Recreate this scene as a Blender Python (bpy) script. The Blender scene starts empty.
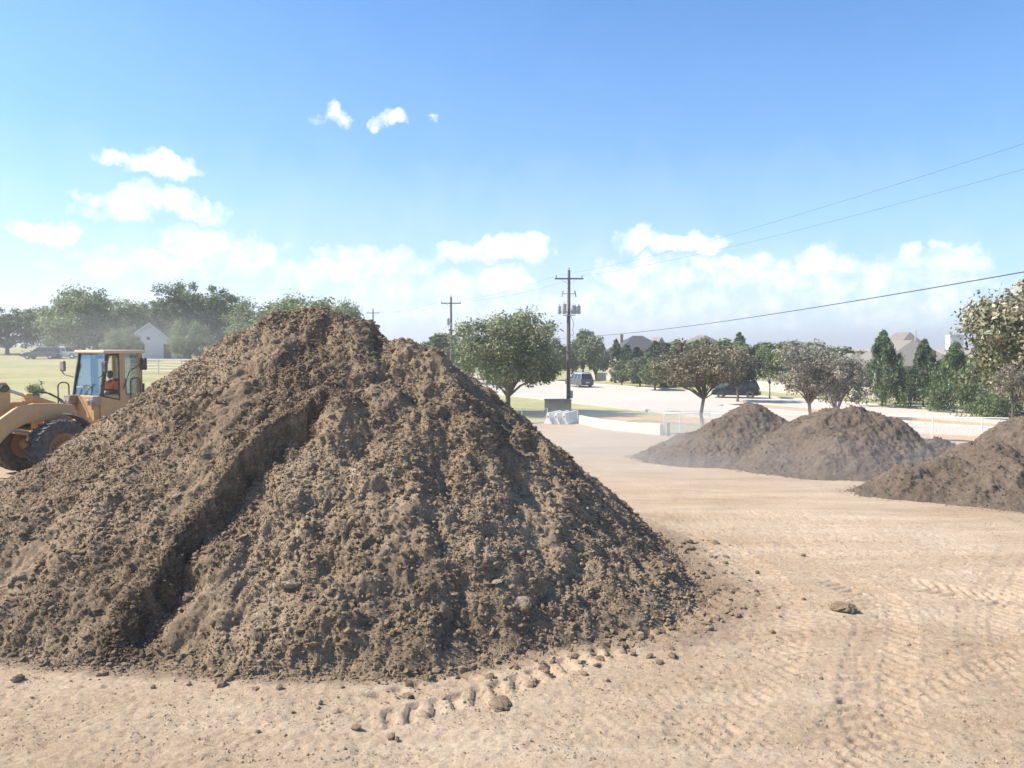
import bpy, bmesh, math, random
import numpy as np
from mathutils import Vector, Matrix

R = math.radians
HAZE = .0009
rng = np.random.default_rng(7)
random.seed(7)
scn = bpy.context.scene
COL = scn.collection

# ------------------------------------------------------------------ camera
CAMH, F, PITCH = 3.4, 780.0, math.atan((384 - 345) / 780.0)
cam_d = bpy.data.cameras.new('camera')
cam = bpy.data.objects.new('camera', cam_d)
COL.objects.link(cam)
cam.location = (0, 0, CAMH)
cam.rotation_euler = (R(90) - PITCH, 0, 0)
cam_d.sensor_width = 36
cam_d.lens = F * 36 / 1024
cam_d.clip_start = 0.1
cam_d.clip_end = 6000
scn.camera = cam

def ray(px, py):
    """world direction of a photo pixel; used to read real positions off the photograph"""
    dx, dy = (px - 512) / F, (384 - py) / F
    return Vector((dx, math.cos(PITCH) + dy * math.sin(PITCH), -math.sin(PITCH) + dy * math.cos(PITCH)))

def at(px, py, Y):
    d = ray(px, py)
    return Vector((0, 0, CAMH)) + d * (Y / d.y)

# ------------------------------------------------------------------ noise
def _hash(ix, iy, s):
    h = (ix.astype(np.int64) * 374761393 + iy.astype(np.int64) * 668265263 + s * 974634777) & 0xFFFFFFFF
    h = ((h ^ (h >> 13)) * 1274126177) & 0xFFFFFFFF
    h = (h ^ (h >> 16)) & 0xFFFFFFFF
    return h.astype(np.float64) / 4294967295.0

def vnoise(x, y, s=0):
    ix, iy = np.floor(x), np.floor(y)
    fx, fy = x - ix, y - iy
    ux, uy = fx * fx * fx * (fx * (fx * 6 - 15) + 10), fy * fy * fy * (fy * (fy * 6 - 15) + 10)
    def g(ax, ay):
        a = _hash(ix + ax, iy + ay, s) * 2 * np.pi
        return np.cos(a) * (fx - ax) + np.sin(a) * (fy - ay)
    a = g(0, 0) * (1 - ux) + g(1, 0) * ux
    b = g(0, 1) * (1 - ux) + g(1, 1) * ux
    return (a * (1 - uy) + b * uy) * 1.4

def fbm(x, y, octv=4, s=0, gain=.5):
    r, a, f = 0, 1, 1
    for i in range(octv):
        r = r + a * vnoise(x * f + 17.3 * i, y * f - 9.1 * i, s + i)
        a *= gain; f *= 2.03
    return r

def lumps(x, y, cell, dens, s=0):
    """rounded clods: 0..1 height of half-buried balls on a jittered grid"""
    x, y = x / cell, y / cell
    ix, iy = np.floor(x), np.floor(y)
    out = np.zeros_like(x)
    for ax in (-1, 0, 1):
        for ay in (-1, 0, 1):
            cx, cy = ix + ax, iy + ay
            px, py = cx + _hash(cx, cy, s), cy + _hash(cx, cy, s + 1)
            on = _hash(cx, cy, s + 2) < dens
            r = .28 + .5 * _hash(cx, cy, s + 3) ** 2
            an = _hash(cx, cy, s + 4) * 3.14
            el = 1 + .7 * _hash(cx, cy, s + 5)
            dx, dy = x - px, y - py
            u, v = dx * np.cos(an) + dy * np.sin(an), (-dx * np.sin(an) + dy * np.cos(an)) * el
            d2 = (u * u + v * v) / (r * r)
            h = np.where(on, np.sqrt(np.clip(1 - d2, 0, 1)) * r, 0)
            out = np.maximum(out, h)
    return out

def sstep(a, b, x):
    t = np.clip((x - a) / (b - a), 0, 1)
    return t * t * (3 - 2 * t)

def softp(x, k=1.6):
    return k * np.logaddexp(0, np.asarray(x, float) / k)

def T(x, y):
    """the lie of the land"""
    x, y = np.asarray(x, float), np.asarray(y, float)
    right = -.065 * (softp(y - 17) - softp(y - 53.5))
    left = -.065 * softp(y - 17) + .093 * softp(y - 27) - .028 * softp(y - 140)
    w = sstep(-6, -17, x)
    return right * (1 - w) + left * w

def Tz(x, y):
    return float(T(x, y))

# ------------------------------------------------------------------ mesh helpers
def np_mesh(name, V, Fq, mat=None, smooth=True, attrs=None):
    me = bpy.data.meshes.new(name)
    V = np.ascontiguousarray(V, np.float32); Fq = np.ascontiguousarray(Fq, np.int32)
    n, k = Fq.shape
    me.vertices.add(len(V)); me.vertices.foreach_set('co', V.ravel())
    me.loops.add(n * k); me.loops.foreach_set('vertex_index', Fq.ravel())
    me.polygons.add(n)
    me.polygons.foreach_set('loop_start', np.arange(0, n * k, k, dtype=np.int32))
    me.polygons.foreach_set('loop_total', np.full(n, k, np.int32))
    me.polygons.foreach_set('use_smooth', np.full(n, smooth, bool))
    me.update(calc_edges=True)
    if attrs:
        for an, arr in attrs.items():
            a = me.attributes.new(an, 'FLOAT', 'POINT')
            a.data.foreach_set('value', np.ascontiguousarray(arr, np.float32))
    if mat: me.materials.append(mat)
    return me

def link(name, me, parent=None, loc=(0, 0, 0)):
    o = bpy.data.objects.new(name, me)
    COL.objects.link(o)
    o.location = loc
    if parent: o.parent = parent
    return o

def tag(o, label=None, cat=None, group=None, kind=None):
    if label: o['label'] = label
    if cat: o['category'] = cat
    if group: o['group'] = group
    if kind: o['kind'] = kind
    return o

def empty(name, loc, rz=0, label=None, cat=None, group=None):
    o = bpy.data.objects.new(name, None)
    COL.objects.link(o)
    o.empty_display_size = .3
    o.location = loc; o.rotation_euler = (0, 0, rz)
    return tag(o, label, cat, group)

def copy_tree(o, parent=None):
    c = o.copy(); COL.objects.link(c)
    if parent: c.parent = parent
    for ch in [k for k in scn.objects if k.parent == o]:
        copy_tree(ch, c)
    return c

class MB:
    def __init__(s): s.v, s.f = [], []
    def add(s, vs, fs):
        n = len(s.v); s.v += [tuple(v) for v in vs]; s.f += [tuple(i + n for i in f) for f in fs]
        return s
    def box(s, a, b, M=None):
        x0, y0, z0 = a; x1, y1, z1 = b
        vs = [Vector(p) for p in ((x0,y0,z0),(x1,y0,z0),(x1,y1,z0),(x0,y1,z0),(x0,y0,z1),(x1,y0,z1),(x1,y1,z1),(x0,y1,z1))]
        if M: vs = [M @ v for v in vs]
        return s.add(vs, [(3,2,1,0),(4,5,6,7),(0,1,5,4),(1,2,6,5),(2,3,7,6),(3,0,4,7)])
    def hexa(s, vs):
        return s.add(vs, [(3,2,1,0),(4,5,6,7),(0,1,5,4),(1,2,6,5),(2,3,7,6),(3,0,4,7)])
    def prism(s, pts, y0, y1, axis='y', M=None):
        n = len(pts)
        mk = {'y': lambda p, q: Vector((p[0], q, p[1])), 'x': lambda p, q: Vector((q, p[0], p[1])), 'z': lambda p, q: Vector((p[0], p[1], q))}[axis]
        vs = [mk(p, y0) for p in pts] + [mk(p, y1) for p in pts]
        if M: vs = [M @ v for v in vs]
        fs = [tuple(range(n)), tuple(range(2 * n - 1, n - 1, -1))] + [(i, i + n, (i + 1) % n + n, (i + 1) % n) for i in range(n)]
        return s.add(vs, fs)
    def tube(s, pts, rad, seg=8, cap=True):
        pts = [Vector(p) for p in pts]
        if not hasattr(rad, '__len__'): rad = [rad] * len(pts)
        n0 = len(s.v); up = None
        for i, p in enumerate(pts):
            d = (pts[min(i + 1, len(pts) - 1)] - pts[max(i - 1, 0)]).normalized()
            if up is None: up = Vector((0, 0, 1)) if abs(d.z) < .9 else Vector((1, 0, 0))
            a = d.cross(up).normalized(); b = a.cross(d).normalized(); up = b
            for k in range(seg):
                t = 2 * math.pi * k / seg
                s.v.append(tuple(p + (a * math.cos(t) + b * math.sin(t)) * rad[i]))
        for i in range(len(pts) - 1):
            for k in range(seg):
                a0 = n0 + i * seg + k; a1 = n0 + i * seg + (k + 1) % seg
                s.f.append((a0, a1, a1 + seg, a0 + seg))
        if cap:
            s.f.append(tuple(n0 + k for k in range(seg))[::-1])
            s.f.append(tuple(n0 + (len(pts) - 1) * seg + k for k in range(seg)))
        return s
    def lathe(s, prof, seg=32, axis='y', c=(0, 0, 0)):
        """prof: list of (radius, offset along axis)"""
        n0 = len(s.v); m = len(prof); c = Vector(c)
        for k in range(seg):
            t = 2 * math.pi * k / seg
            for r, h in prof:
                a, b = r * math.cos(t), r * math.sin(t)
                p = {'y': (a, h, b), 'z': (a, b, h), 'x': (h, a, b)}[axis]
                s.v.append(tuple(c + Vector(p)))
        for k in range(seg):
            for j in range(m - 1):
                a0 = n0 + k * m + j; b0 = n0 + ((k + 1) % seg) * m + j
                s.f.append((a0, b0, b0 + 1, a0 + 1))
        return s
    def build(s, name, mat, parent=None, smooth=False, bevel=0, loc=(0, 0, 0), segs=2):
        me = bpy.data.meshes.new(name)
        me.from_pydata(s.v, [], s.f)
        bm = bmesh.new(); bm.from_mesh(me)
        bmesh.ops.recalc_face_normals(bm, faces=bm.faces)
        bm.to_mesh(me); bm.free()
        if mat: me.materials.append(mat)
        if smooth:
            for p in me.polygons: p.use_smooth = True
            me.set_sharp_from_angle(angle=R(38))
        o = link(name, me, parent, loc)
        if bevel:
            m = o.modifiers.new('bevel', 'BEVEL'); m.width = bevel; m.segments = segs; m.limit_method = 'ANGLE'; m.angle_limit = R(35)
        return o

# ------------------------------------------------------------------ materials
def newmat(name):
    m = bpy.data.materials.new(name); m.use_nodes = True
    return m, m.node_tree, m.node_tree.nodes['Principled BSDF']

def N(nt, t, **kw):
    n = nt.nodes.new(t)
    for k, v in kw.items():
        if k.startswith('i_'):
            n.inputs[k[2:].replace('_', ' ')].default_value = v
        else: setattr(n, k, v)
    return n

def ramp(nt, stops, fac=None, interp='LINEAR'):
    n = nt.nodes.new('ShaderNodeValToRGB'); cr = n.color_ramp; cr.interpolation = interp
    while len(cr.elements) < len(stops): cr.elements.new(.5)
    for e, (p, c) in zip(cr.elements, stops):
        e.position = p; e.color = (*c, 1) if len(c) == 3 else c
    if fac is not None: nt.links.new(fac, n.inputs[0])
    return n

def mixc(nt, fac, a, b, mode='MIX'):
    n = nt.nodes.new('ShaderNodeMix'); n.data_type = 'RGBA'; n.blend_type = mode
    for sock, v in ((0, fac), (6, a), (7, b)):
        if isinstance(v, bpy.types.NodeSocket): nt.links.new(v, n.inputs[sock])
        elif isinstance(v, (int, float)): n.inputs[sock].default_value = v
        else: n.inputs[sock].default_value = (*v, 1)
    return n.outputs[2]

def math_(nt, op, a, b=0, c=None, clamp=False):
    n = nt.nodes.new('ShaderNodeMath'); n.operation = op; n.use_clamp = clamp
    for i, v in enumerate((a, b, c)):
        if v is None: continue
        if isinstance(v, bpy.types.NodeSocket): nt.links.new(v, n.inputs[i])
        else: n.inputs[i].default_value = v
    return n.outputs[0]

def noise(nt, vec, scale, detail=4, rough=.55, dist=0, scl=None):
    if scl:
        mp = nt.nodes.new('ShaderNodeMapping'); nt.links.new(vec, mp.inputs[0])
        mp.inputs['Scale'].default_value = scl[:3]
        if len(scl) > 3: mp.inputs['Rotation'].default_value = (0, 0, scl[3])
        vec = mp.outputs[0]
    n = N(nt, 'ShaderNodeTexNoise'); nt.links.new(vec, n.inputs['Vector'])
    n.inputs['Scale'].default_value = scale; n.inputs['Detail'].default_value = detail
    n.inputs['Roughness'].default_value = rough; n.inputs['Distortion'].default_value = dist
    return n.outputs['Fac']

def bump(nt, bs, h, strength=.5, dist=.02, prev=None):
    b = N(nt, 'ShaderNodeBump'); b.inputs['Strength'].default_value = strength; b.inputs['Distance'].default_value = dist
    nt.links.new(h, b.inputs['Height'])
    if prev: nt.links.new(prev, b.inputs['Normal'])
    nt.links.new(b.outputs[0], bs.inputs['Normal'])
    return b.outputs[0]

def simple(name, c, rough=.6, var=.25, scale=3, metal=0, dirt=None, dirtamt=.4, bmp=0, bscale=30, spec=.5):
    m, nt, bs = newmat(name)
    co = N(nt, 'ShaderNodeTexCoord').outputs['Object']
    n1 = noise(nt, co, scale, 5, .6)
    lo = tuple(v * (1 - var) for v in c); hi = tuple(min(1, v * (1 + var)) for v in c)
    col = ramp(nt, [(.3, lo), (.7, hi)], n1).outputs[0]
    if dirt:
        n2 = noise(nt, co, scale * 1.7, 6, .65)
        f = ramp(nt, [(.5 - dirtamt * .3, (0, 0, 0)), (.75 - dirtamt * .2, (dirtamt * 1.4 if dirtamt < .7 else 1,) * 3)], n2).outputs[0]
        col = mixc(nt, f, col, dirt)
    nt.links.new(col, bs.inputs['Base Color'])
    bs.inputs['Roughness'].default_value = rough; bs.inputs['Metallic'].default_value = metal
    bs.inputs['Specular IOR Level'].default_value = spec
    if bmp: bump(nt, bs, noise(nt, co, bscale, 4), bmp, .01)
    return m

DUST = (.42, .31, .21)
M = {}
M['paint'] = simple('dusty_yellow_paint', (.60, .32, .10), .55, .18, 3.5, dirt=(.45, .32, .19), dirtamt=.6)
M['rim'] = simple('mud_caked_rim_paint', (.30, .17, .07), .8, .2, 4, dirt=(.24, .17, .115), dirtamt=.6)
M['paint_clean'] = simple('roof_paint', (.62, .42, .24), .5, .1, 2, dirt=(.6, .48, .36), dirtamt=.6)
M['blacksteel'] = simple('dark_steel', (.035, .033, .032), .55, .3, 4, dirt=DUST, dirtamt=.25)
M['steel'] = simple('bright_steel', (.55, .55, .54), .3, .1, 4, metal=.9)
M['greysteel'] = simple('grey_worn_steel', (.23, .2, .18), .5, .3, 4, metal=.3, dirt=DUST, dirtamt=.5)
M['rubber'] = simple('dusty_rubber', (.045, .043, .045), .8, .2, 4, dirt=(.20, .165, .14), dirtamt=.35, bmp=.2)
M['wood'] = simple('weathered_pole_wood', (.17, .13, .10), .85, .35, 6, bmp=.4)
M['galv'] = simple('grey_galvanised', (.42, .43, .44), .5, .15, 5)
M['porcelain'] = simple('insulator', (.35, .33, .32), .3, .1, 5)
M['wire'] = simple('black_cable', (.06, .065, .075), .6, .1, 5)
M['white'] = simple('white_paint', (.74, .73, .70), .6, .06, 3, dirt=(.55, .48, .4), dirtamt=.3)
M['concretewhite'] = simple('pale_concrete', (.62, .57, .50), .85, .1, 2, dirt=(.45, .37, .29), dirtamt=.4, bmp=.2)
M['housewhite'] = simple('white_siding', (.66, .67, .69), .7, .05, 3)
M['brick'] = simple('tan_brick', (.38, .29, .22), .85, .15, 12, bmp=.2)
M['stucco'] = simple('cream_wall', (.55, .49, .42), .85, .1, 6)
M['roofgrey'] = simple('grey_shingles', (.20, .17, .15), .9, .2, 9, bmp=.3)
M['roofdark'] = simple('dark_shingles', (.075, .07, .07), .9, .25, 9, bmp=.3)
M['roofpale'] = simple('pale_shingles', (.215, .19, .16), .9, .15, 9, bmp=.3)
M['pane'] = simple('window_pane', (.03, .04, .05), .08, .2, 2)
M['cabinet'] = simple('grey_green_cabinet', (.21, .19, .165), .7, .1, 2, dirt=DUST, dirtamt=.4)
M['blackpaint'] = simple('black_car_paint', (.012, .013, .016), .2, .1, 2)
M['greypaint'] = simple('grey_car_paint', (.10, .10, .11), .3, .1, 2)
M['silverpaint'] = simple('silver_car_paint', (.45, .47, .5), .3, .08, 2)
M['chrome'] = simple('chrome', (.7, .7, .7), .15, .05, 2, metal=1)
M['redlamp'] = simple('red_lamp', (.35, .02, .02), .3, .1, 2)
M['skin'] = simple('dark_skin', (.09, .045, .028), .6, .1, 8)
M['vest'] = simple('orange_vest_cloth', (.95, .15, .06), .8, .12, 8)
M['jeans'] = simple('blue_jeans', (.10, .16, .26), .85, .15, 10)
M['hair'] = simple('dark_hair', (.012, .01, .009), .8, .2, 20)
M['seat'] = simple('black_seat', (.03, .035, .05), .8, .2, 5)

def glassmat(name, tint, refl):
    m, nt, bs = newmat(name); nt.nodes.remove(bs)
    out = nt.nodes['Material Output']
    tr = N(nt, 'ShaderNodeBsdfTransparent'); tr.inputs[0].default_value = (*tint, 1)
    gl = N(nt, 'ShaderNodeBsdfGlossy'); gl.inputs['Roughness'].default_value = .05
    gl.inputs['Color'].default_value = (.62, .68, .74, 1)
    fr = N(nt, 'ShaderNodeLayerWeight'); fr.inputs[0].default_value = .25
    f = math_(nt, 'MULTIPLY_ADD', fr.outputs['Fresnel'], 1.0, refl, True)
    mx = N(nt, 'ShaderNodeMixShader')
    f = math_(nt, 'MULTIPLY', f, .75)
    nt.links.new(f, mx.inputs[0]); nt.links.new(tr.outputs[0], mx.inputs[1]); nt.links.new(gl.outputs[0], mx.inputs[2])
    nt.links.new(mx.outputs[0], out.inputs[0])
    return m
M['glass'] = glassmat('cab_glass', (.93, .97, .98), .02)
M['carglass'] = glassmat('car_glass', (.12, .14, .16), .12)

# soil of the heaps
def soil(name, dark, mid, pale, fleck):
    m, nt, bs = newmat(name)
    co = N(nt, 'ShaderNodeTexCoord').outputs['Object']
    big = noise(nt, co, .45, 5, .6, .3)
    medn = noise(nt, co, 5, 6, .65)
    fine = noise(nt, co, 38, 6, .7)
    a = ramp(nt, [(.33, dark), (.5, mid), (.68, pale)], math_(nt, 'ADD', math_(nt, 'MULTIPLY', big, .55), math_(nt, 'MULTIPLY', medn, .45))).outputs[0]
    v = ramp(nt, [(.3, (.55,) * 3), (.5, (.95,) * 3), (.7, (1.45,) * 3)], fine).outputs[0]
    col = mixc(nt, 1, a, v, 'MULTIPLY')
    vo = N(nt, 'ShaderNodeTexVoronoi'); vo.inputs['Scale'].default_value = 26; nt.links.new(co, vo.inputs['Vector'])
    fl = ramp(nt, [(.0, (.55,) * 3), (.12, (.4,) * 3), (.2, (0,) * 3)], vo.outputs['Distance']).outputs[0]
    fl2 = math_(nt, 'MULTIPLY', fl, ramp(nt, [(.52, (0,) * 3), (.62, (1,) * 3)], noise(nt, co, 2.3, 3)).outputs[0])
    col = mixc(nt, fl2, col, fleck)
    nt.links.new(col, bs.inputs['Base Color'])
    bs.inputs['Roughness'].default_value = .95; bs.inputs['Specular IOR Level'].default_value = .15
    b1 = bump(nt, bs, fine, .9, .018)
    b2 = bump(nt, bs, noise(nt, co, 120, 4, .7), .8, .006, b1)
    return m
M['soil'] = soil('brown_topsoil', (.130, .092, .060), (.250, .180, .116), (.37, .28, .188), (.42, .34, .24))
M['soil_grey'] = soil('greyish_topsoil', (.100, .075, .055), (.140, .107, .080), (.190, .147, .110), (.25, .20, .15))
M['clay'] = soil('pale_clay', (.22, .17, .12), (.29, .225, .16), (.35, .275, .20), (.4, .32, .24))

M['sandclod'] = soil('sand_crumbs', (.30, .22, .14), (.40, .30, .20), (.48, .37, .26), (.5, .4, .3))
# the sandy yard
def sand():
    m, nt, bs = newmat('sandy_ground')
    g = N(nt, 'ShaderNodeNewGeometry').outputs['Position']
    big = noise(nt, g, .22, 5, .6, .4)
    st = noise(nt, g, 1.1, 6, .6, .5, scl=(.22, 1.0, 1, R(28)))
    st2 = noise(nt, g, 2.2, 6, .65, .3, scl=(.14, 1.4, 1, R(-8)))
    fine = noise(nt, g, 22, 8, .72)
    grit = noise(nt, g, 110, 4, .7)
    s = math_(nt, 'ADD', math_(nt, 'ADD', math_(nt, 'MULTIPLY', big, .38), math_(nt, 'MULTIPLY', st, .32)), math_(nt, 'MULTIPLY', st2, .3))
    col = ramp(nt, [(.34, (.345, .248, .158)), (.44, (.425, .313, .209)), (.53, (.485, .368, .257)), (.64, (.555, .440, .322))], s).outputs[0]
    v = ramp(nt, [(.28, (.68,) * 3), (.5, (1,) * 3), (.72, (1.16,) * 3)], fine).outputs[0]
    col = mixc(nt, 1, col, v, 'MULTIPLY')
    # fallen topsoil ground into the sand
    at_ = N(nt, 'ShaderNodeAttribute', attribute_name='spill').outputs['Fac']
    sp = ramp(nt, [(.42, (0,) * 3), (.62, (1,) * 3)], math_(nt, 'ADD', math_(nt, 'MULTIPLY', at_, .62), math_(nt, 'MULTIPLY', noise(nt, g, 6, 6, .7), .55))).outputs[0]
    col = mixc(nt, math_(nt, 'MULTIPLY', sp, .6), col, (.20, .14, .095))
    sepp = N(nt, 'ShaderNodeSeparateXYZ'); nt.links.new(g, sepp.inputs[0])
    ht = ramp(nt, [(.42, (.78,) * 3), (.5, (1,) * 3)], grit).outputs[0]
    col = mixc(nt, .7, col, mixc(nt, 1, col, ht, 'MULTIPLY'))
    nt.links.new(col, bs.inputs['Base Color'])
    bs.inputs['Roughness'].default_value = .95; bs.inputs['Specular IOR Level'].default_value = .12
    b1 = bump(nt, bs, fine, .9, .03)
    b2 = bump(nt, bs, grit, .8, .008, b1)
    return m
M['sand'] = sand()

def groundmat(name, cols, scale, bmp=.3, det=6):
    m, nt, bs = newmat(name)
    g = N(nt, 'ShaderNodeNewGeometry').outputs['Position']
    n = math_(nt, 'ADD', math_(nt, 'MULTIPLY', noise(nt, g, scale, det, .65, .3), .6), math_(nt, 'MULTIPLY', noise(nt, g, scale * 9, 5, .7), .4))
    k = len(cols)
    col = ramp(nt, [(.33 + .34 * i / (k - 1), c) for i, c in enumerate(cols)], n).outputs[0]
    nt.links.new(col, bs.inputs['Base Color']); bs.inputs['Roughness'].default_value = .95
    bs.inputs['Specular IOR Level'].default_value = .15
    bump(nt, bs, noise(nt, g, scale * 20, 4, .7), bmp, .05)
    return m
M['drygrass'] = groundmat('dry_grass', [(.24, .22, .10), (.34, .31, .155), (.42, .36, .21)], .12)
M['verge'] = groundmat('verge_grass', [(.24, .24, .11), (.35, .33, .17), (.46, .39, .24)], .16)
M['orangesoil'] = groundmat('orange_soil', [(.42, .25, .13), (.50, .32, .18), (.55, .40, .26)], .2)
M['road'] = groundmat('concrete_paving', [(.47, .415, .345), (.51, .455, .385), (.54, .485, .415)], .05, 0, 3)
M['kerb'] = groundmat('kerb_concrete', [(.48, .44, .39), (.56, .52, .46)], .4, .1)

def leafmat(name, dark, mid, pale, trans=.25, rough=.6):
    m, nt, bs = newmat(name)
    t = N(nt, 'ShaderNodeAttribute', attribute_name='tint').outputs['Fac']
    oi = N(nt, 'ShaderNodeObjectInfo').outputs['Random']
    f = math_(nt, 'ADD', t, math_(nt, 'MULTIPLY_ADD', oi, .16, -.08))
    col = ramp(nt, [(.08, dark), (.5, mid), (.95, pale)], f).outputs[0]
    nt.links.new(col, bs.inputs['Base Color']); bs.inputs['Roughness'].default_value = rough
    bs.inputs['Specular IOR Level'].default_value = .3
    tl = N(nt, 'ShaderNodeBsdfTranslucent'); nt.links.new(col, tl.inputs[0])
    mx = N(nt, 'ShaderNodeMixShader'); mx.inputs[0].default_value = trans
    nt.links.new(bs.outputs[0], mx.inputs[1]); nt.links.new(tl.outputs[0], mx.inputs[2])
    nt.links.new(mx.outputs[0], nt.nodes['Material Output'].inputs[0])
    return m
M['leaf_oak'] = leafmat('grey_green_oak_leaves', (.085, .105, .045), (.19, .215, .10), (.32, .34, .18))
M['leaf_dusty'] = leafmat('dust_coated_leaves', (.11, .095, .06), (.24, .205, .135), (.40, .35, .25))
M['leaf_grey'] = leafmat('grey_dusty_leaves', (.13, .115, .08), (.26, .235, .175), (.40, .365, .29))
M['leaf_green'] = leafmat('mid_green_leaves', (.05, .08, .025), (.125, .175, .06), (.22, .28, .11))
M['leaf_pale'] = leafmat('pale_green_leaves', (.11, .145, .05), (.23, .27, .11), (.34, .38, .18))
M['leaf_dark'] = leafmat('dark_evergreen_needles', (.035, .06, .028), (.085, .12, .055), (.15, .19, .09))
M['leaf_cedar'] = leafmat('cedar_needles', (.045, .075, .03), (.11, .155, .065), (.20, .25, .11))
M['leaf_magnolia'] = leafmat('leathery_pale_leaves', (.06, .075, .028), (.17, .17, .085), (.46, .40, .28), .1, .4)
M['leaf_blackish'] = leafmat('very_dark_leaves', (.015, .02, .014), (.04, .045, .035), (.10, .10, .085))
M['bark'] = simple('grey_bark', (.14, .11, .09), .95, .3, 8, bmp=.6)

# ------------------------------------------------------------------ ground sheets
PB = [(-3.70, 13.30, 4.10, .80), (-3.25, 13.25, 4.16, .80), (-2.7, 13.0, 3.88, .80), (-2.2, 12.9, 3.72, .81), (-1.95, 12.8, 3.68, .82), (-1.7, 12.65, 3.62, .85), (-1.22, 12.4, 3.38, .92),
      (-4.6, 13.3, 3.72, .77), (-5.4, 13.3, 3.10, .74), (-6.4, 13.3, 2.42, .72), (-2.0, 11.6, 3.0, .80), (-5.2, 11.4, 2.15, .74), (.5, 10.9, 1.3, .64)]
def cones(x, y, L):
    h = np.full_like(x, -9.)
    for cx, cy, cz, s in L:
        d = np.sqrt((x - cx) ** 2 + (y - cy) ** 2 + .04)
        h = np.logaddexp(h * 14, (cz - s * d) * 14) / 14
    return h

TRACKS = [([(-1.6, 6.95), (-1.05, 7.25), (-.3, 7.72), (1.0, 8.75), (2.0, 9.6), (3.3, 11.2)], .72, 1.35, .23),
          ([(3.15, 6.0), (3.35, 7.0), (3.75, 7.9), (4.4, 9.0), (4.9, 10.2), (4.7, 11.6)], .66, .65, .17),
          ([(4.9, 7.2), (5.2, 8.3), (5.9, 9.6), (7.4, 11.4), (9, 13.5)], .6, .45, .17),
          ([(-8, 7.6), (-4, 7.0), (0, 6.7), (4, 6.6), (8, 6.75)], .6, .12, .18),
          ([(1.2, 6.1), (2.0, 7.2), (2.9, 8.4), (3.6, 10.2), (3.7, 12.0), (3.0, 14.5)], .6, .4, .16),
          ([(2.2, 5.8), (3.6, 7.4), (5.6, 8.6), (8.0, 9.2)], .55, .45, .17),
          ([(-6, 6.3), (-3, 6.5), (1, 7.0), (3.4, 7.9), (6, 8.2), (9, 8.3)], .55, .12, .17),
          ([(5.4, 11.2), (6.4, 10.3), (7.6, 9.9), (9.5, 9.8)], .55, .9, .16),
          ([(.2, 6.2), (1.4, 7.6), (3.0, 9.0), (5.4, 10.0), (8, 10.6)], .55, .2, .16)]
def polyline(P, n=400):
    P = np.array(P, float); t = np.linspace(0, len(P) - 1, n)
    k = np.arange(len(P))
    from_x = np.interp(t, k, P[:, 0]); from_y = np.interp(t, k, P[:, 1])
    w = 25; pad = lambda a: np.convolve(np.pad(a, w, mode='edge'), np.ones(2 * w + 1) / (2 * w + 1), 'valid')
    return pad(from_x), pad(from_y)
def near_line(x, y, lx, ly):
    """signed distance (positive right of travel) and run length along a polyline"""
    shp = x.shape; x, y = x.ravel(), y.ravel()
    best = np.full(x.shape, 1e9); sg = np.zeros_like(x); run = np.zeros_like(x)
    seg = np.hypot(np.diff(lx), np.diff(ly)); cum = np.concatenate([[0], np.cumsum(seg)])
    step = max(1, len(lx) // 60)
    for i in range(0, len(lx) - step, step):
        ax, ay, bx, by = lx[i], ly[i], lx[i + step], ly[i + step]
        dx, dy = bx - ax, by - ay; L = math.hypot(dx, dy) + 1e-9
        t = np.clip(((x - ax) * dx + (y - ay) * dy) / L ** 2, 0, 1)
        qx, qy = ax + t * dx, ay + t * dy
        d = np.hypot(x - qx, y - qy)
        m = d < best
        best[m] = d[m]; run[m] = (cum[i] + t * L)[m]
        sg[m] = np.sign((x - ax) * dy - (y - ay) * dx)[m]
    return (best * sg).reshape(shp), run.reshape(shp), cum[-1]

def spill_of(x, y):
    d = cones(x, y, PB)
    return np.clip(1 + d / (.3 + .5 * sstep(.5, 2.6, x)), 0, 1)

def ground_z(x, y):
    z = T(x, y)
    near = sstep(45, 20, np.hypot(x, y))
    z = z + near * (.035 * fbm(x * .35, y * .35, 3, 11) + .009 * fbm(x * 1.6, y * 1.6, 3, 21))
    m = (np.abs(x) < 11) & (y > 4) & (y < 16)
    if m.any():
        X, Yy = x[m], y[m]
        dz = .005 * fbm(X * 6, Yy * 6, 3, 31) - .04 * np.clip(fbm(X * 9 + 3, Yy * 14, 4, 33, .6) - .34, 0, 1) - .003 * np.abs(fbm(X * 12, Yy * 16, 3, 35)) + .022 * np.maximum(0, lumps(X, Yy, .22, .22, 41) - .18) + .012 * lumps(X, Yy, .09, .3, 51)
        for P, w, amp, pitch in TRACKS:
            lx, ly = polyline(P)
            sd, run, Ltot = near_line(X, Yy, lx, ly)
            a = np.abs(sd) / (w / 2)
            inside = sstep(1.12, .95, a) * sstep(0, .5, run) * sstep(0, .5, Ltot - run)
            ph = (run + np.where(sd > 0, 0, pitch * .5) + .16 * a) / pitch
            wob = .25 * vnoise(X * 3, Yy * 3, 61)
            bar = sstep(.42, .56, np.abs((ph + wob) % 1 - .5) * 2) * sstep(.06, .14, a)
            broken = sstep(-.75, -.3, vnoise(X * 2.2, Yy * 2.2, 63))
            dz = dz + inside * (amp * -.004 - .034 * amp * bar * broken) + min(amp, .5) * .007 * np.exp(-((a - 1.2) / .14) ** 2) * sstep(0, .5, run) * sstep(0, .5, Ltot - run) * (.4 + 1.4 * np.abs(vnoise(X * 4, Yy * 4, 65)))
        z[m] += dz
    return z

def graded(c0, c1, fine, lo, hi, grow=1.07):
    a = list(np.arange(c0, c1, fine)); s = fine; v = a[-1]
    while v < hi: s = min(s * grow, 60); v += s; a.append(v)
    s = fine; v = a[0]; b = []
    while v > lo: s = min(s * grow, 60); v -= s; b.append(v)
    return np.array(b[::-1] + a)

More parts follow.
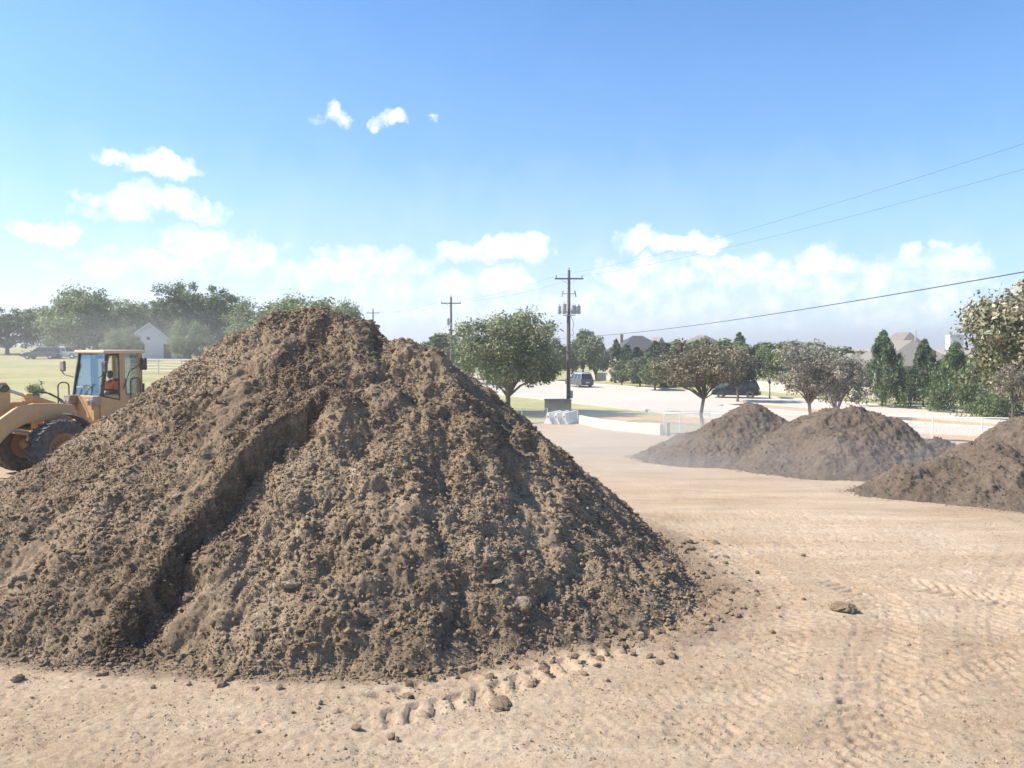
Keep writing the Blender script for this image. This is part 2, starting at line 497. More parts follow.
gx = graded(-5.5, 7.5, .026, -1500, 1500, 1.045)
gy = graded(6.0, 12.5, .022, -400, 2600, 1.022)
GX, GY = np.meshgrid(gx, gy)
GZ = ground_z(GX, GY)
def grid_faces(ny, nx):
    i = np.arange(nx - 1)[None, :] + np.arange(ny - 1)[:, None] * nx
    i = i.ravel()
    return np.stack([i, i + 1, i + 1 + nx, i + nx], 1)
V = np.stack([GX.ravel(), GY.ravel(), GZ.ravel()], 1)
me = np_mesh('ground', V, grid_faces(len(gy), len(gx)), M['sand'], attrs={'spill': spill_of(GX, GY).ravel()})
tag(link('ground', me), kind='structure')
print('ground verts', len(V))

def sheet(name, inside, x0, x1, y0, y1, stp, off, mat):
    xs, ys = np.arange(x0, x1, stp), np.arange(y0, y1, stp)
    X, Yy = np.meshgrid(xs, ys)
    Z = T(X, Yy) + off
    fs = grid_faces(len(ys), len(xs))
    cx = X.ravel()[fs].mean(1); cy = Yy.ravel()[fs].mean(1)
    fs = fs[inside(cx, cy)]
    used = np.unique(fs); remap = np.zeros(X.size, int); remap[used] = np.arange(len(used))
    V = np.stack([X.ravel(), Yy.ravel(), Z.ravel()], 1)[used]
    return tag(link(name, np_mesh(name, V, remap[fs], mat)), kind='structure')

DS, DN = (.5, -.8660254), (.8660254, .5)            # along / across the street
def st(x, y): return x * DS[0] + y * DS[1], x * DN[0] + y * DN[1]
def xy(s, t): return s * DS[0] + t * DN[0], s * DS[1] + t * DN[1]

sheet('grass_field', lambda x, y: (y > 36 + 2 * vnoise(x * .1, y * .1, 3)) & (x < -6 + 1.2 * vnoise(x * .3, y * .3, 4)) & (st(x, y)[1] < 40), -420, -4, 30, 420, 1.5, .05, M['drygrass'])
def verge_in(x, y):
    s, t = st(x, y)
    w = vnoise(x * .4, y * .4, 8)
    return (t < 43.3) & (((y > 57.5 + 1.0 * w) & (x < 5.6)) | ((x - 5.0 > (57 - y) * .30 + .25) & (y < 57.5) & (y > 46 + w)) | ((y >= 57.5) & (x >= 5.6)))
sheet('grass_verge', verge_in, -12, 20, 44, 170, .5, .05, M['verge'])
sheet('far_lawn', lambda x, y: (st(x, y)[1] > 66.7), -60, 320, 20, 420, 2.0, .05, M['verge'])
def soilstrip(x, y):
    s, t = st(x, y)
    w = .7 * vnoise(x * .35, y * .35, 5)
    return ((t > 38.5 + w) & (t < 43.2) & (s > -52 + 3 * w) & (s < 20)) | ((t > 34 + w) & (t < 43.2) & (s > -52) & (s < -46))
sheet('orange_soil', soilstrip, 6, 60, 2, 62, .5, .085, M['orangesoil'])

def strip(name, t0, t1, s0, s1, h0, h1, mat, ds=2.0):
    ss = np.arange(s0, s1 + .1, ds); V = []; 
    for s in ss:
        for t in (t0, t1):
            x, y = xy(s, t); z = Tz(x, y)
            V += [(x, y, z + h0), (x, y, z + h1)]
    Fc = []
    for i in range(len(ss) - 1):
        a = i * 4
        Fc += [(a + 1, a + 5, a + 7, a + 3), (a, a + 4, a + 5, a + 1), (a + 3, a + 7, a + 6, a + 2)]
    return V, Fc
def strip_obj(name, *a, **k):
    V, Fc = strip(name, *a, **k)
    return tag(link(name, np_mesh(name, V, Fc, a[-1] if not k else a[6], smooth=False)), kind='structure')
# carriageways: many quads across so they follow the ground
def road(name, t0, t1, s0, s1, off):
    ss, ts = np.arange(s0, s1, 2.0), np.linspace(t0, t1, 8)
    S, Tt = np.meshgrid(ss, ts); X, Yy = xy(S, Tt)
    V = np.stack([X.ravel(), Yy.ravel(), (T(X, Yy) + off).ravel()], 1)
    return tag(link(name, np_mesh(name, V, grid_faces(len(ts), len(ss))[:, ::-1], M['road'])), kind='structure')
road('near_carriageway', 43.5, 53.5, -230, 40, .10)
road('far_carriageway', 57.5, 66.5, -230, 40, .10)
road('crossover_paving', 53.5, 57.5, -230, -53, .10)
sheet('median', lambda x, y: (st(x, y)[1] > 53.6) & (st(x, y)[1] < 57.4) & (st(x, y)[0] > -52.5), 10, 90, -5, 80, .5, .13, M['orangesoil'])
for i, (t, s0) in enumerate(((43.5, -230), (53.5, -53), (57.5, -53), (66.5, -230))):
    strip_obj('kerb', t - .09, t + .09, s0, 40, -.1, .24, M['kerb'])

# ------------------------------------------------------------------ heaps of soil
def proj_on(L, px, py):
    """first point of a sight ray that meets the heap surface"""
    d = ray(px, py)
    for k in range(400, 2600):
        t = k * .01; p = Vector((0, 0, CAMH)) + d * t
        if p.z < max(float(cones(np.array([p.x]), np.array([p.y]), L)[0]), 0): return (p.x, p.y)
    return (p.x, p.y)

def heap(name, L, x0, x1, y0, y1, stp, mat, seed, rough=1.0, extra=None, flow=None):
    xs, ys = np.arange(x0, x1, stp), np.arange(y0, y1, stp)
    X, Yy = np.meshgrid(xs, ys)
    wx = X + (.16 if stp < .03 else .22) * rough * fbm(X * .8, Yy * .8, 3, seed) ; wy = Yy + (.16 if stp < .03 else .22) * rough * fbm(X * .8 + 40, Yy * .8, 3, seed + 5)
    H = cones(wx, wy, L)
    G = T(X, Yy)
    if extra: H = H + extra(X, Yy)
    H0 = H
    gy_, gx_ = np.gradient(H0, stp)
    # smooth the slope direction a little so crumbs do not shear
    for _ in range(3):
        gx_ = (gx_ + np.roll(gx_, 2, 0) + np.roll(gx_, -2, 0) + np.roll(gx_, 2, 1) + np.roll(gx_, -2, 1)) / 5
        gy_ = (gy_ + np.roll(gy_, 2, 0) + np.roll(gy_, -2, 0) + np.roll(gy_, 2, 1) + np.roll(gy_, -2, 1)) / 5
    gl = np.sqrt(1 + gx_ ** 2 + gy_ ** 2)
    nx_, ny_, nz_ = -gx_ / gl, -gy_ / gl, 1 / gl
    up = sstep(-.22, .32, H0 - G)
    A = .085 * fbm(X * .9, Yy * .9, 3, seed + 9) + .05 * fbm(X * 2.6, Yy * 2.6, 3, seed + 19)
    rdg = 1 - np.abs(fbm(X * 1.7 + 5, Yy * 1.7, 3, seed + 29)) * 2
    A = A + .05 * np.clip(rdg, -1, 1)
    patch = sstep(-.15, .4, fbm(X * .9, Yy * .9, 4, seed + 79))
    wxx, wyy = X + .03 * vnoise(X * 9, Yy * 9, seed + 3), Yy + .03 * vnoise(X * 9 + 7, Yy * 9, seed + 4)
    if stp > .03: A = A * .85 + .03 * fbm(X * 4.5, Yy * 4.5, 4, seed + 91, .6) + .035 * fbm(X * 13, Yy * 13, 3, seed + 93, .6)
    B = np.maximum(0, lumps(wxx, wyy, .38, .16, seed + 39) - .12) * .38 * .28
    B = B + lumps(wxx, wyy, .17, .32, seed + 49) * (.17 * .30) * (.15 + .85 * patch)
    C = (.6 if stp < .03 else .6) * (lumps(wxx, wyy, .10, .4, seed + 57) * .10 * .5 + lumps(X, Yy, .058, .55, seed + 59) * .058 * .6) * (.15 + .85 * patch)
    if stp < .03: C = C + lumps(X, Yy, .04, .5, seed + 69) * .04 * .7
    D = .024 * fbm(X * 8, Yy * 8, 4, seed + 23, .6) - .028 * np.abs(fbm(X * 12, Yy * 12, 3, seed + 27, .6)) + .015
    if stp > .03: B, C, D = B * .45, C * .5, D * .55
    if stp < .03: B, D = B * .8, D * .75
    disp = rough * (up * (A + B + D) + (.35 + .65 * up) * C)
    PX, PY, PZ = X + nx_ * disp, Yy + ny_ * disp, H0 + nz_ * disp
    fs = grid_faces(len(ys), len(xs))
    keep = ((PZ - G).ravel()[fs].max(1) > -.12)
    fs = fs[keep]
    used = np.unique(fs); remap = np.zeros(X.size, int); remap[used] = np.arange(len(used))
    V = np.stack([PX.ravel(), PY.ravel(), PZ.ravel()], 1)[used]
    cx, cy = np.mean([c[0] for c in L]), np.mean([c[1] for c in L]); cz = Tz(cx, cy)
    V -= np.array([cx, cy, cz])
    me = np_mesh(name, V, remap[fs], mat)
    o = link(name, me, None, (cx, cy, cz))
    def hf(x, y):
        i = np.clip(((x - x0) / stp).astype(int), 0, len(xs) - 1); j = np.clip(((y - y0) / stp).astype(int), 0, len(ys) - 1)
        return H0[j, i]
    def pick(x, y):
        i = np.clip(((x - x0) / stp).astype(int), 0, len(xs) - 1); j = np.clip(((y - y0) / stp).astype(int), 0, len(ys) - 1)
        return np.stack([PX[j, i], PY[j, i], PZ[j, i]], 1), np.stack([nx_[j, i], ny_[j, i], nz_[j, i]], 1)
    hf.pick = pick
    return o, hf, (cx, cy, cz)

# the long avalanche scarp across the front of the large heap
scarp_px = [(346, 404), (330, 405), (311, 412), (284, 430), (256, 453), (229, 481), (205, 512), (184, 543), (168, 571), (158, 592), (135, 614), (104, 640)]
scarp = [proj_on(PB, *p) for p in scarp_px]
slx, sly = polyline(scarp)
bump_c = proj_on(PB, 342, 420)
hollow_c = proj_on(PB, 362, 436)
crest = [proj_on(PB, *p) for p in ((372, 325), (366, 350), (378, 368), (352, 388), (338, 402))]
clx, cly = polyline(crest)
sh2 = [proj_on(PB, *p) for p in ((505, 455), (520, 500), (505, 520))]
holes = [(proj_on(PB, *p), r, a) for p, r, a in (((192, 412), .26, -.26), ((520, 488), .35, -.2), ((560, 470), .4, -.2), ((485, 405), .45, -.22), ((30, 500), .5, -.15),
                                                ((600, 540), .5, -.15), ((440, 470), .3, -.12), ((470, 610), .3, -.14), ((90, 540), .4, .10), ((500, 570), .35, .12), ((400, 560), .45, .10), ((290, 520), .35, .12), ((330, 620), .4, .1))]
def big_extra(X, Y):
    sd, run, Lt = near_line(X, Y, slx, sly)
    # travel goes downhill to the left: right of travel is the upper/left terrace
    jag = .07 * vnoise(X * 2.2, Y * 2.2, 301) + .05 * vnoise(X * 6, Y * 6, 302) + .03 * vnoise(X * 15, Y * 15, 304)
    a = -(sd) + jag                                     # positive on the viewer's right of the scarp
    env = sstep(-.05, .6, run) * sstep(-.1, .7, Lt - run)
    e = env * np.where(a > 0, -.36 * sstep(0, .17, a) * np.exp(-np.maximum(a - .15, 0) / .24), .17 * np.exp(a / .26))
    sd2, run2, L2 = near_line(X, Y, clx, cly)
    a2 = -sd2 + .08 * vnoise(X * 3, Y * 3, 303)
    env2 = sstep(0, .5, run2) * sstep(-.2, .5, L2 - run2)
    e = e + env2 * np.where(a2 > 0, -.12 * sstep(0, .2, a2) * np.exp(-np.maximum(a2 - .15, 0) / .7), .05 * np.exp(a2 / .5))
    e = e + .26 * np.exp(-((X - bump_c[0]) ** 2 + (Y - bump_c[1]) ** 2) / .28 ** 2)
    e = e - .22 * np.exp(-((X - hollow_c[0]) ** 2 + (Y - hollow_c[1]) ** 2) / .3 ** 2)
    for (hx, hy), r, am in holes:
        e = e + am * np.exp(-((X - hx) ** 2 + (Y - hy) ** 2) / r ** 2)
    return e
big, bigh, bo = heap('soil_pile', PB, -10.2, 4.3, 7.2, 18.6, .021, M['soil'], 100, 1.0, big_extra)
tag(big, 'huge brown soil pile with a long slumped groove, filling the foreground', 'soil pile')

def clods(name, pts, rad, mat, parent=None, off=(0, 0, 0), seed=1, flat=.75):
    """many small angular lumps as one mesh: stuff"""
    r2 = np.random.default_rng(seed)
    t = (1 + 5 ** .5) / 2
    ico = np.array([(-1,t,0),(1,t,0),(-1,-t,0),(1,-t,0),(0,-1,t),(0,1,t),(0,-1,-t),(0,1,-t),(t,0,-1),(t,0,1),(-t,0,-1),(-t,0,1)]) / 1.902
    fc = np.array([(0,11,5),(0,5,1),(0,1,7),(0,7,10),(0,10,11),(1,5,9),(5,11,4),(11,10,2),(10,7,6),(7,1,8),(3,9,4),(3,4,2),(3,2,6),(3,6,8),(3,8,9),(4,9,5),(2,4,11),(6,2,10),(8,6,7),(9,8,1)])
    n = len(pts)
    V = ico[None] * (1 + r2.uniform(-.32, .32, (n, 12, 1)))
    V = V * r2.uniform(.65, 1.35, (n, 1, 3)); V[..., 2] *= flat
    a = r2.uniform(0, 6.28, n); ca, sa = np.cos(a)[:, None], np.sin(a)[:, None]
    tl = r2.uniform(-.6, .6, n)[:, None]
    x, y, z = V[..., 0], V[..., 1], V[..., 2]
    y, z = y * np.cos(tl) - z * np.sin(tl), y * np.sin(tl) + z * np.cos(tl)
    x, y = x * ca - y * sa, x * sa + y * ca
    V = np.stack([x, y, z], -1) * rad[:, None, None] + pts[:, None] - np.array(off)
    Fc = (fc[None] + 12 * np.arange(n)[:, None, None]).reshape(-1, 3)
    o = link(name, np_mesh(name, V.reshape(-1, 3), Fc, mat, smooth=False), parent)
    return tag(o, kind='stuff')

def flakes(name, pts, rad, mat, parent=None, off=(0, 0, 0), seed=1, flat=.45):
    r2 = np.random.default_rng(seed); n = len(pts)
    oc = np.array([(1, 0, 0), (0, 1, 0), (-1, 0, 0), (0, -1, 0), (0, 0, 1), (0, 0, -1)], float)
    fc = np.array([(0, 1, 4), (1, 2, 4), (2, 3, 4), (3, 0, 4), (1, 0, 5), (2, 1, 5), (3, 2, 5), (0, 3, 5)])
    V = oc[None] * (1 + r2.uniform(-.4, .4, (n, 6, 1))) + r2.uniform(-.25, .25, (n, 6, 3))
    V[..., 2] *= flat; V[..., 1] *= r2.uniform(.5, 1, (n, 1))
    a = r2.uniform(0, 6.28, n)[:, None]; t = r2.normal(.35, .5, n)[:, None]
    x, y, z = V[..., 0], V[..., 1], V[..., 2]
    x, y = x * np.cos(a) - y * np.sin(a), x * np.sin(a) + y * np.cos(a)
    y, z = y * np.cos(t) - z * np.sin(t), y * np.sin(t) + z * np.cos(t)
    V = np.stack([x, y, z], -1) * rad[:, None, None] + pts[:, None] - np.array(off)
    Fc = (fc[None] + 6 * np.arange(n)[:, None, None]).reshape(-1, 3)
    return tag(link(name, np_mesh(name, V.reshape(-1, 3), Fc, mat, smooth=False), parent), kind='stuff')

def scatter_heap(hf, x0, x1, y0, y1, n, rmin, rmax, seed, bias=None):
    r2 = np.random.default_rng(seed)
    x, y = r2.uniform(x0, x1, n), r2.uniform(y0, y1, n)
    P, Nn = hf.pick(x, y); g = T(x, y)
    ok = (P[:, 2] > g + .0) & (vnoise(x * 1.1, y * 1.1, seed) > r2.uniform(-.6, .38, n))
    P, Nn = P[ok], Nn[ok]
    rad = rmin + (rmax - rmin) * r2.random(len(P)) ** 5
    P = P + Nn * (rad * .35)[:, None]
    # a thin fringe that rolled off the foot
    h = hf(x, y); fr = (h < g + .05) & (h > g - .22 * r2.random(n) ** 2)
    xf, yf = x[fr], y[fr]; rf_ = rmin + (rmax - rmin) * .6 * r2.random(len(xf)) ** 3
    Pf = np.stack([xf, yf, ground_z(xf, yf) + rf_ * .3], 1)
    return np.concatenate([P, Pf]), np.concatenate([rad, rf_])
pts, rad = scatter_heap(bigh, -9, 4, 7.5, 14.5, 42000, .008, .044, 5)
clods('loose_clods', pts, rad, M['soil'], big, bo, 3)
pts, rad = scatter_heap(bigh, -9, 4, 7.5, 14.5, 260000, .008, .032, 15)
k = r3 = np.random.default_rng(99); kk = r3.integers(0, len(slx), 30000)
Xs, Ys = slx[kk] + r3.normal(.09, .09, 30000), sly[kk] + r3.normal(-.04, .13, 30000)
Ps, _n = bigh.pick(Xs, Ys); Ps = Ps + r3.normal(0, .015, Ps.shape)
pts = np.concatenate([pts, Ps]); rad = np.concatenate([rad, .007 + .022 * r3.random(30000) ** 4])
flakes('crumb_layer', pts, rad, M['soil'], big, bo, 13)
pts, rad = scatter_heap(bigh, -7, 3, 7.5, 10.5, 900, .02, .075, 6)
clods('pale_chips', pts, rad * .8, M['clay'], big, bo, 4, .4)

def on_heap(o_hf, px, py, L=PB):
    x, y = proj_on(L, px, py); return x, y, float(o_hf(np.array([x]), np.array([y]))[0])

# crumbs rolled out round the foot of the heap and over the track
r2 = np.random.default_rng(77)
n = 26000
x, y = r2.uniform(-8.5, 5, n), r2.uniform(6.2, 13.5, n)
d = cones(x, y, PB)                       # negative outside
pr = np.exp(np.clip(d, -3, 0) / (.10 + .18 * sstep(0, 2.5, x))) * (d < .1) + .0012
lx, ly = polyline(TRACKS[0][0]); sd, run, Lt = near_line(x, y, lx, ly)
pr += .22 * np.exp(-(sd / .5) ** 2) * (vnoise(x * 2, y * 2, 9) > .05)
a_ = np.abs(sd) / .36; ph_ = (run + np.where(sd > 0, 0, .115) + .16 * a_) / .23
pr += .55 * (np.abs((ph_ + .25 * vnoise(x * 3, y * 3, 61)) % 1 - .5) * 2 < .42) * (a_ < 1.05) * (vnoise(x * 3, y * 3, 19) > -.1) * (run > .4)
ok = (r2.random(n) < pr) & (x > -8)
x, y = x[ok], y[ok]; z = ground_z(x, y)
rad = .007 + .05 * r2.random(len(x)) ** 5
tag(clods('soil_crumbs', np.stack([x, y, z + rad * .3], 1), rad, M['soil'], seed=8), kind='stuff')
n = 90000
x, y = r2.uniform(-7, 11, n), 6.2 + 9 * r2.random(n) ** 1.4; ok = (cones(x, y, PB) < -.3) & (np.abs(x) < .7 * y + .3) & (fbm(x * 1.5, y * 2.5, 3, 88) > r2.uniform(-.5, .5, n)); x, y = x[ok], y[ok]
rad = .003 + .012 * r2.random(len(x)) ** 4
flakes('sand_grit', np.stack([x, y, ground_z(x, y) + rad * .3], 1), rad, M['sandclod'], seed=18, flat=.6)

def clod_mesh(name, r, seed, flat, mat):
    bm = bmesh.new(); bmesh.ops.create_icosphere(bm, subdivisions=4, radius=1)
    P = np.array([v.co[:] for v in bm.verts])
    q = P * 1.0
    dsp = 1 + .28 * fbm(q[:, 0] * 1.2 + seed, q[:, 1] * 1.2 + q[:, 2] * .8, 3, seed) + .12 * fbm(q[:, 0] * 4 + q[:, 2] * 3, q[:, 1] * 4 - seed, 3, seed + 3)
    P = P * dsp[:, None] * np.array([1, .75, flat]) * r
    for v, c in zip(bm.verts, P): v.co = c
    me = bpy.data.meshes.new(name); bm.to_mesh(me); bm.free(); me.materials.append(mat)
    for p in me.polygons: p.use_smooth = True
    me.set_sharp_from_angle(angle=R(30))
    return me
def ground_at(px, py):
    d = ray(px, py); t = 3.
    while True:
        p = Vector((0, 0, CAMH)) + d * t
        if p.z <= Tz(p.x, p.y) or t > 400: return p
        t += .02 + t * .0005
for px, py, r, fl, sd_, lab in ((843, 612, .17, .38, 3, 'flat dark soil clod lying alone on the sand, right of the big pile'),
                            (714, 543, .13, .4, 5, 'small dark clod farther out on the sand beside the pile foot'),
                            (690, 550, .09, .5, 7, 'dark clod just off the right foot of the big pile'),
                            (733, 590, .08, .5, 9, 'small clod on the sand by the lowest corner of the pile foot'),
                            (500, 706, .14, .24, 11, 'crumbly dark clod pressed into the near edge of the tyre track'),
                            (18, 682, .06, .6, 13, 'tiny clod on the sand at the far left foot of the pile')):
    p = ground_at(px, py)
    z = float(ground_z(np.array([p.x]), np.array([p.y]))[0])
    o = link('soil_clod', clod_mesh('soil_clod', r, sd_, fl, M['soil']), None, (p.x, p.y, z + r * fl * .45))
    o.rotation_euler = (0, 0, sd_)
    tag(o, lab, 'clod', 'loose clods on the sand')
for px, py, r, fl, sd_, lab in ((522, 612, .13, .5, 23, 'squarish pale clay lump low on the right front of the big pile'),
                            (262, 622, .12, .35, 25, 'flat pale clay slab low on the front of the big pile, left of its middle'),
                            (226, 607, .08, .5, 27, 'small pale clay lump up and left of the flat pale slab'),
                            (258, 645, .09, .8, 29, 'round grey soil ball near the foot of the pile front'),
                            (290, 590, .12, .35, 31, 'pale clay flake upslope of the flat pale slab')):
    x, y, z = on_heap(bigh, px, py)
    o = link('clay_lump', clod_mesh('clay_lump', r, sd_, fl, M['clay'] if sd_ != 29 else M['soil_grey']), None, (x, y, z + r * fl * .3))
    o.rotation_euler = (R(-28), 0, sd_ * .4)
    tag(o, lab, 'clod', 'lumps on the face of the big pile')

# smaller heaps on the right
def ap(px, py, Y, s): p = at(px, py, Y); return (p.x, p.y, p.z, s)
def small_heap(L, box, seed, label, rough=.8, stp=.038):
    o, hf, off = heap('soil_pile', L, *box, stp, M['soil_grey'], seed, rough)
    pts, rad = scatter_heap(hf, *box, 1500, .012, .05, seed + 1)
    clods('loose_clods', pts, rad, M['soil_grey'], o, off, seed)
    pts, rad = scatter_heap(hf, *box, 60000, .009, .036, seed + 2)
    flakes('crumb_layer', pts, rad, M['soil_grey'], o, off, seed + 3)
    return tag(o, label, 'soil pile', 'low soil piles along the right edge of the yard')
small_heap([ap(750, 401, 27.0, .64), ap(735, 410, 26.6, .62), ap(765, 409, 27.2, .62), ap(690, 431, 28.4, .5), ap(715, 440, 27.0, .5), ap(790, 425, 26, .6)],
           (3, 13.5, 21, 33), 400, 'pointed greyish soil pile with a low tail, in front of the single dusty tree', .85)
small_heap([ap(822, 408, 24.4, .66), ap(836, 404, 24.2, .66), ap(858, 403, 24.1, .66), ap(872, 407, 24.0, .7), ap(886, 422, 24.0, .8), ap(805, 418, 24.6, .6), ap(845, 422, 23, .58)],
           (5.5, 15, 18.5, 30), 430, 'broad rounded greyish soil pile with a double top, right of the pointed one', .85)
small_heap([ap(936, 434, 24.0, .6), ap(905, 466, 22.4, .5), ap(960, 448, 23.5, .5), ap(880, 474, 21.8, .4)],
           (9, 17, 18, 27.5), 460, 'low lumpy soil pile in the dip between the taller right piles', .8)
small_heap([ap(1020, 411, 19.3, .78), ap(1045, 408, 19.4, .7), ap(1080, 420, 19.0, .7), ap(990, 440, 18.6, .68), ap(945, 453, 18.4, .66), ap(908, 464, 18.3, .60), ap(1010, 452, 17.6, .58)],
           (6.8, 20, 13, 24.5), 490, 'steep brown soil pile cut off by the right edge of the picture', 1.0, .035)

# ------------------------------------------------------------------ trees
def crown_mesh(name, seed, R3, ncl, per, leaf, kind='round', clr=.30, mat=None, bottom=-.55, asp=.5):
    r = np.random.default_rng(seed)
    rx, ry, rz = R3
    if kind == 'round':
        u = r.normal(size=(ncl * 3, 3)); u /= np.linalg.norm(u, axis=1)[:, None]
        rad = r.random(ncl * 3) ** .38
        c = u * rad[:, None] * (1 - clr * .6)
        lob = 1 + .36 * fbm(u[:, 0] * 1.6 + seed, u[:, 1] * 1.6 + u[:, 2] * 1.3, 2, seed)
        c = c * lob[:, None]
        c = c[c[:, 2] > bottom][:ncl]
        cr = clr * r.uniform(.55, 1.15, len(c))
        sc = np.array([rx, ry, rz])
    else:
        h = r.random(ncl) ** .8
        a = r.uniform(0, 6.28, ncl)
        prof = {'cone': lambda h: (1 - h) ** .75 * (.35 + .65 * np.minimum(1, h * 7 + .55)), 'column': lambda h: np.minimum(1, (1 - h) * 2.6) ** .6 * (.8 + .2 * np.minimum(1, h * 6))}[kind](h)
        rr = prof * (.45 + .5 * r.random(ncl) ** .5) * (1 + .28 * np.sin(a * 3 + seed + h * 9) + .18 * np.sin(a * 5 - h * 17 + seed))
        c = np.stack([rr * np.cos(a), rr * np.sin(a), h * 2 - 1], 1)
        cr = clr * r.uniform(.6, 1.1, len(c)) * (.35 + .65 * prof)
        sc = np.array([rx, ry, rz])
    k = len(c)
    idx = np.repeat(np.arange(k), per)
    n = len(idx)
    u = r.normal(size=(n, 3)); u /= np.linalg.norm(u, axis=1)[:, None]
    rad = r.random(n) ** .5
    # ragged twigs poking out
    rad = np.where(r.random(n) < .07, rad * 1.5, rad)
    P = c[idx] * sc + u * (rad * cr[idx])[:, None] * np.array([rx, ry, min(rz, rx) if kind == 'round' else rx * 1.5])
    nrm = u * .7 + r.normal(size=(n, 3)) * .6 + np.array([0, 0, .35])
    nrm /= np.linalg.norm(nrm, axis=1)[:, None]
    t1 = np.cross(nrm, r.normal(size=(n, 3)) * .5 + (np.array([0, 0, 1.]) if kind != 'round' else 0)); t1 /= np.linalg.norm(t1, axis=1)[:, None] + 1e-9
    t2 = np.cross(nrm, t1)
    ls = leaf * r.uniform(.6, 1.4, n)[:, None]
    w = ls * asp
    if kind != 'round': t1, t2 = t2, t1
    V = np.stack([P - t1 * ls, P - t2 * w, P + t1 * ls, P + t2 * w], 1).reshape(-1, 3)
    Fc = np.arange(n * 4).reshape(-1, 4)
    ct = r.normal(.5, .17, k)
    tint = np.clip(ct[idx] + r.normal(0, .16, n), 0, 1)
    V[:, 2] += rz
    me = np_mesh(name, V, Fc, mat, smooth=False, attrs={'tint': np.repeat(tint, 4)})
    return me, c * sc + np.array([0, 0, rz])

def trunk_mesh(name, seed, cl, base, r0, fork, nlimb, lean=(0, 0)):
    """tapered trunk with limbs; cl = clump centres relative to tree base"""
    rr = random.Random(seed)
    m = MB()
    top = Vector((lean[0], lean[1], fork))
    bend = Vector((rr.uniform(-.1, .1), rr.uniform(-.1, .1), 0)) * fork
    m.tube([(0, 0, -.25), (0, 0, .05), Vector((0, 0, fork * .5)) + bend, top], [r0 * 1.5, r0 * 1.15, r0 * .95, r0 * .85], 10)
    order = list(range(len(cl))); rr.shuffle(order)
    for i in order[:nlimb]:
        e = Vector(cl[i]); mid = top.lerp(e, .5) + Vector((rr.uniform(-.1, .1), rr.uniform(-.1, .1), rr.uniform(-.02, .12))) * (e - top).length
        q = top.lerp(mid, .5) + Vector((0, 0, .03)) * (e - top).length
        b = rr.uniform(.35, .6) * r0
        m.tube([top - Vector((0, 0, r0 * .4)), q, mid, mid.lerp(e, .6) + Vector((rr.uniform(-.1, .1), rr.uniform(-.1, .1), 0)), e], [b, b * .8, b * .55, b * .35, b * .12], 6)
        for _ in range(2):
            j = rr.choice(order); f = Vector(cl[j])
            if (f - mid).length < (e - top).length * .9:
                m.tube([mid, mid.lerp(f, .5) + Vector((rr.uniform(-.1, .1), rr.uniform(-.1, .1), .05)), f], [b * .4, b * .28, b * .08], 5)
    return m

def tree(kind, x, y, H, W, mat, label, cat='tree', group=None, seed=1, shape='round', ncl=60, per=160, leaf=.13, clear=.3, r0=None, clr=.3, nlimb=12, lean=(0, 0), asp=.5, bottom=-.55, z=None):
    """clear = share of the height below the crown"""
    zb = Tz(x, y) if z is None else z
    root = empty(kind, (x, y, zb), 0, label, cat, group)
    ch = H * (1 - clear); base = H * clear
    bm_, c = crown_mesh('crown', seed, (W / 2, W / 2, ch / 2), ncl, per, leaf, shape, clr, mat, bottom, asp)
    link('crown', bm_, root, (0, 0, base))
    c = c + np.array([0, 0, base])
    r0 = r0 or H * .022
    trunk_mesh('trunk', seed, c, 0, r0, max(base * 1.05, H * .12), nlimb, lean).build('trunk', M['bark'], root, smooth=True)
    return root

def tree_copy(src, x, y, sx, sz, rz, label, z=None):
    c = copy_tree(src)
    c.location = (x, y, Tz(x, y) if z is None else z)
    c.scale = (sx, sx, sz); c.rotation_euler = (0, 0, rz)
    c['label'] = label
    return c

def txy(px, Y): return (px - 512) / F * Y, Y

# the oak by the pole
x, y = txy(508, 65)
tree('oak_tree', x, y, 9.2, 9.6, M['leaf_oak'], 'large round grey-green oak beside the transformer pole', group=None, seed=11, ncl=150, per=210, leaf=.13, clear=.16, r0=.24, clr=.25, nlimb=22, bottom=-.75)
# dusty trees on the right side of the yard
x, y = txy(704, 51)
tree('street_tree', x, y, 6.2, 6.3, M['leaf_dusty'], 'dust-brown tree with a bare single trunk behind the pointed soil pile', seed=21, ncl=110, per=120, leaf=.085, clear=.32, r0=.12, clr=.22, nlimb=24, bottom=-.45)
x, y = txy(810, 54)
tree('street_tree', x, y, 6.4, 5.5, M['leaf_grey'], 'pale grey dusty tree with a forked trunk behind the broad soil pile', seed=23, ncl=90, per=110, leaf=.085, clear=.24, r0=.12, clr=.24, nlimb=24, bottom=-.6)
x, y = txy(838, 60)
tree('street_tree', x, y, 5.2, 5.4, M['leaf_grey'], 'low bushy grey tree just right of the forked grey tree', seed=25, ncl=80, per=110, leaf=.1, clear=.08, r0=.1, clr=.26, nlimb=12)
x, y = txy(738, 78)
tree('street_tree', x, y, 5.9, 5.6, M['leaf_blackish'], 'very dark rounded tree hanging over the parked black car', seed=27, ncl=70, per=120, leaf=.13, clear=.2, r0=.12, clr=.26, nlimb=12)
x, y = txy(770, 83)
tree('street_tree', x, y, 6.0, 3.9, M['leaf_pale'], 'slender pale green tree on the lawn behind the far carriageway', seed=29, ncl=50, per=100, leaf=.12, clear=.25, r0=.07, clr=.25, nlimb=10)
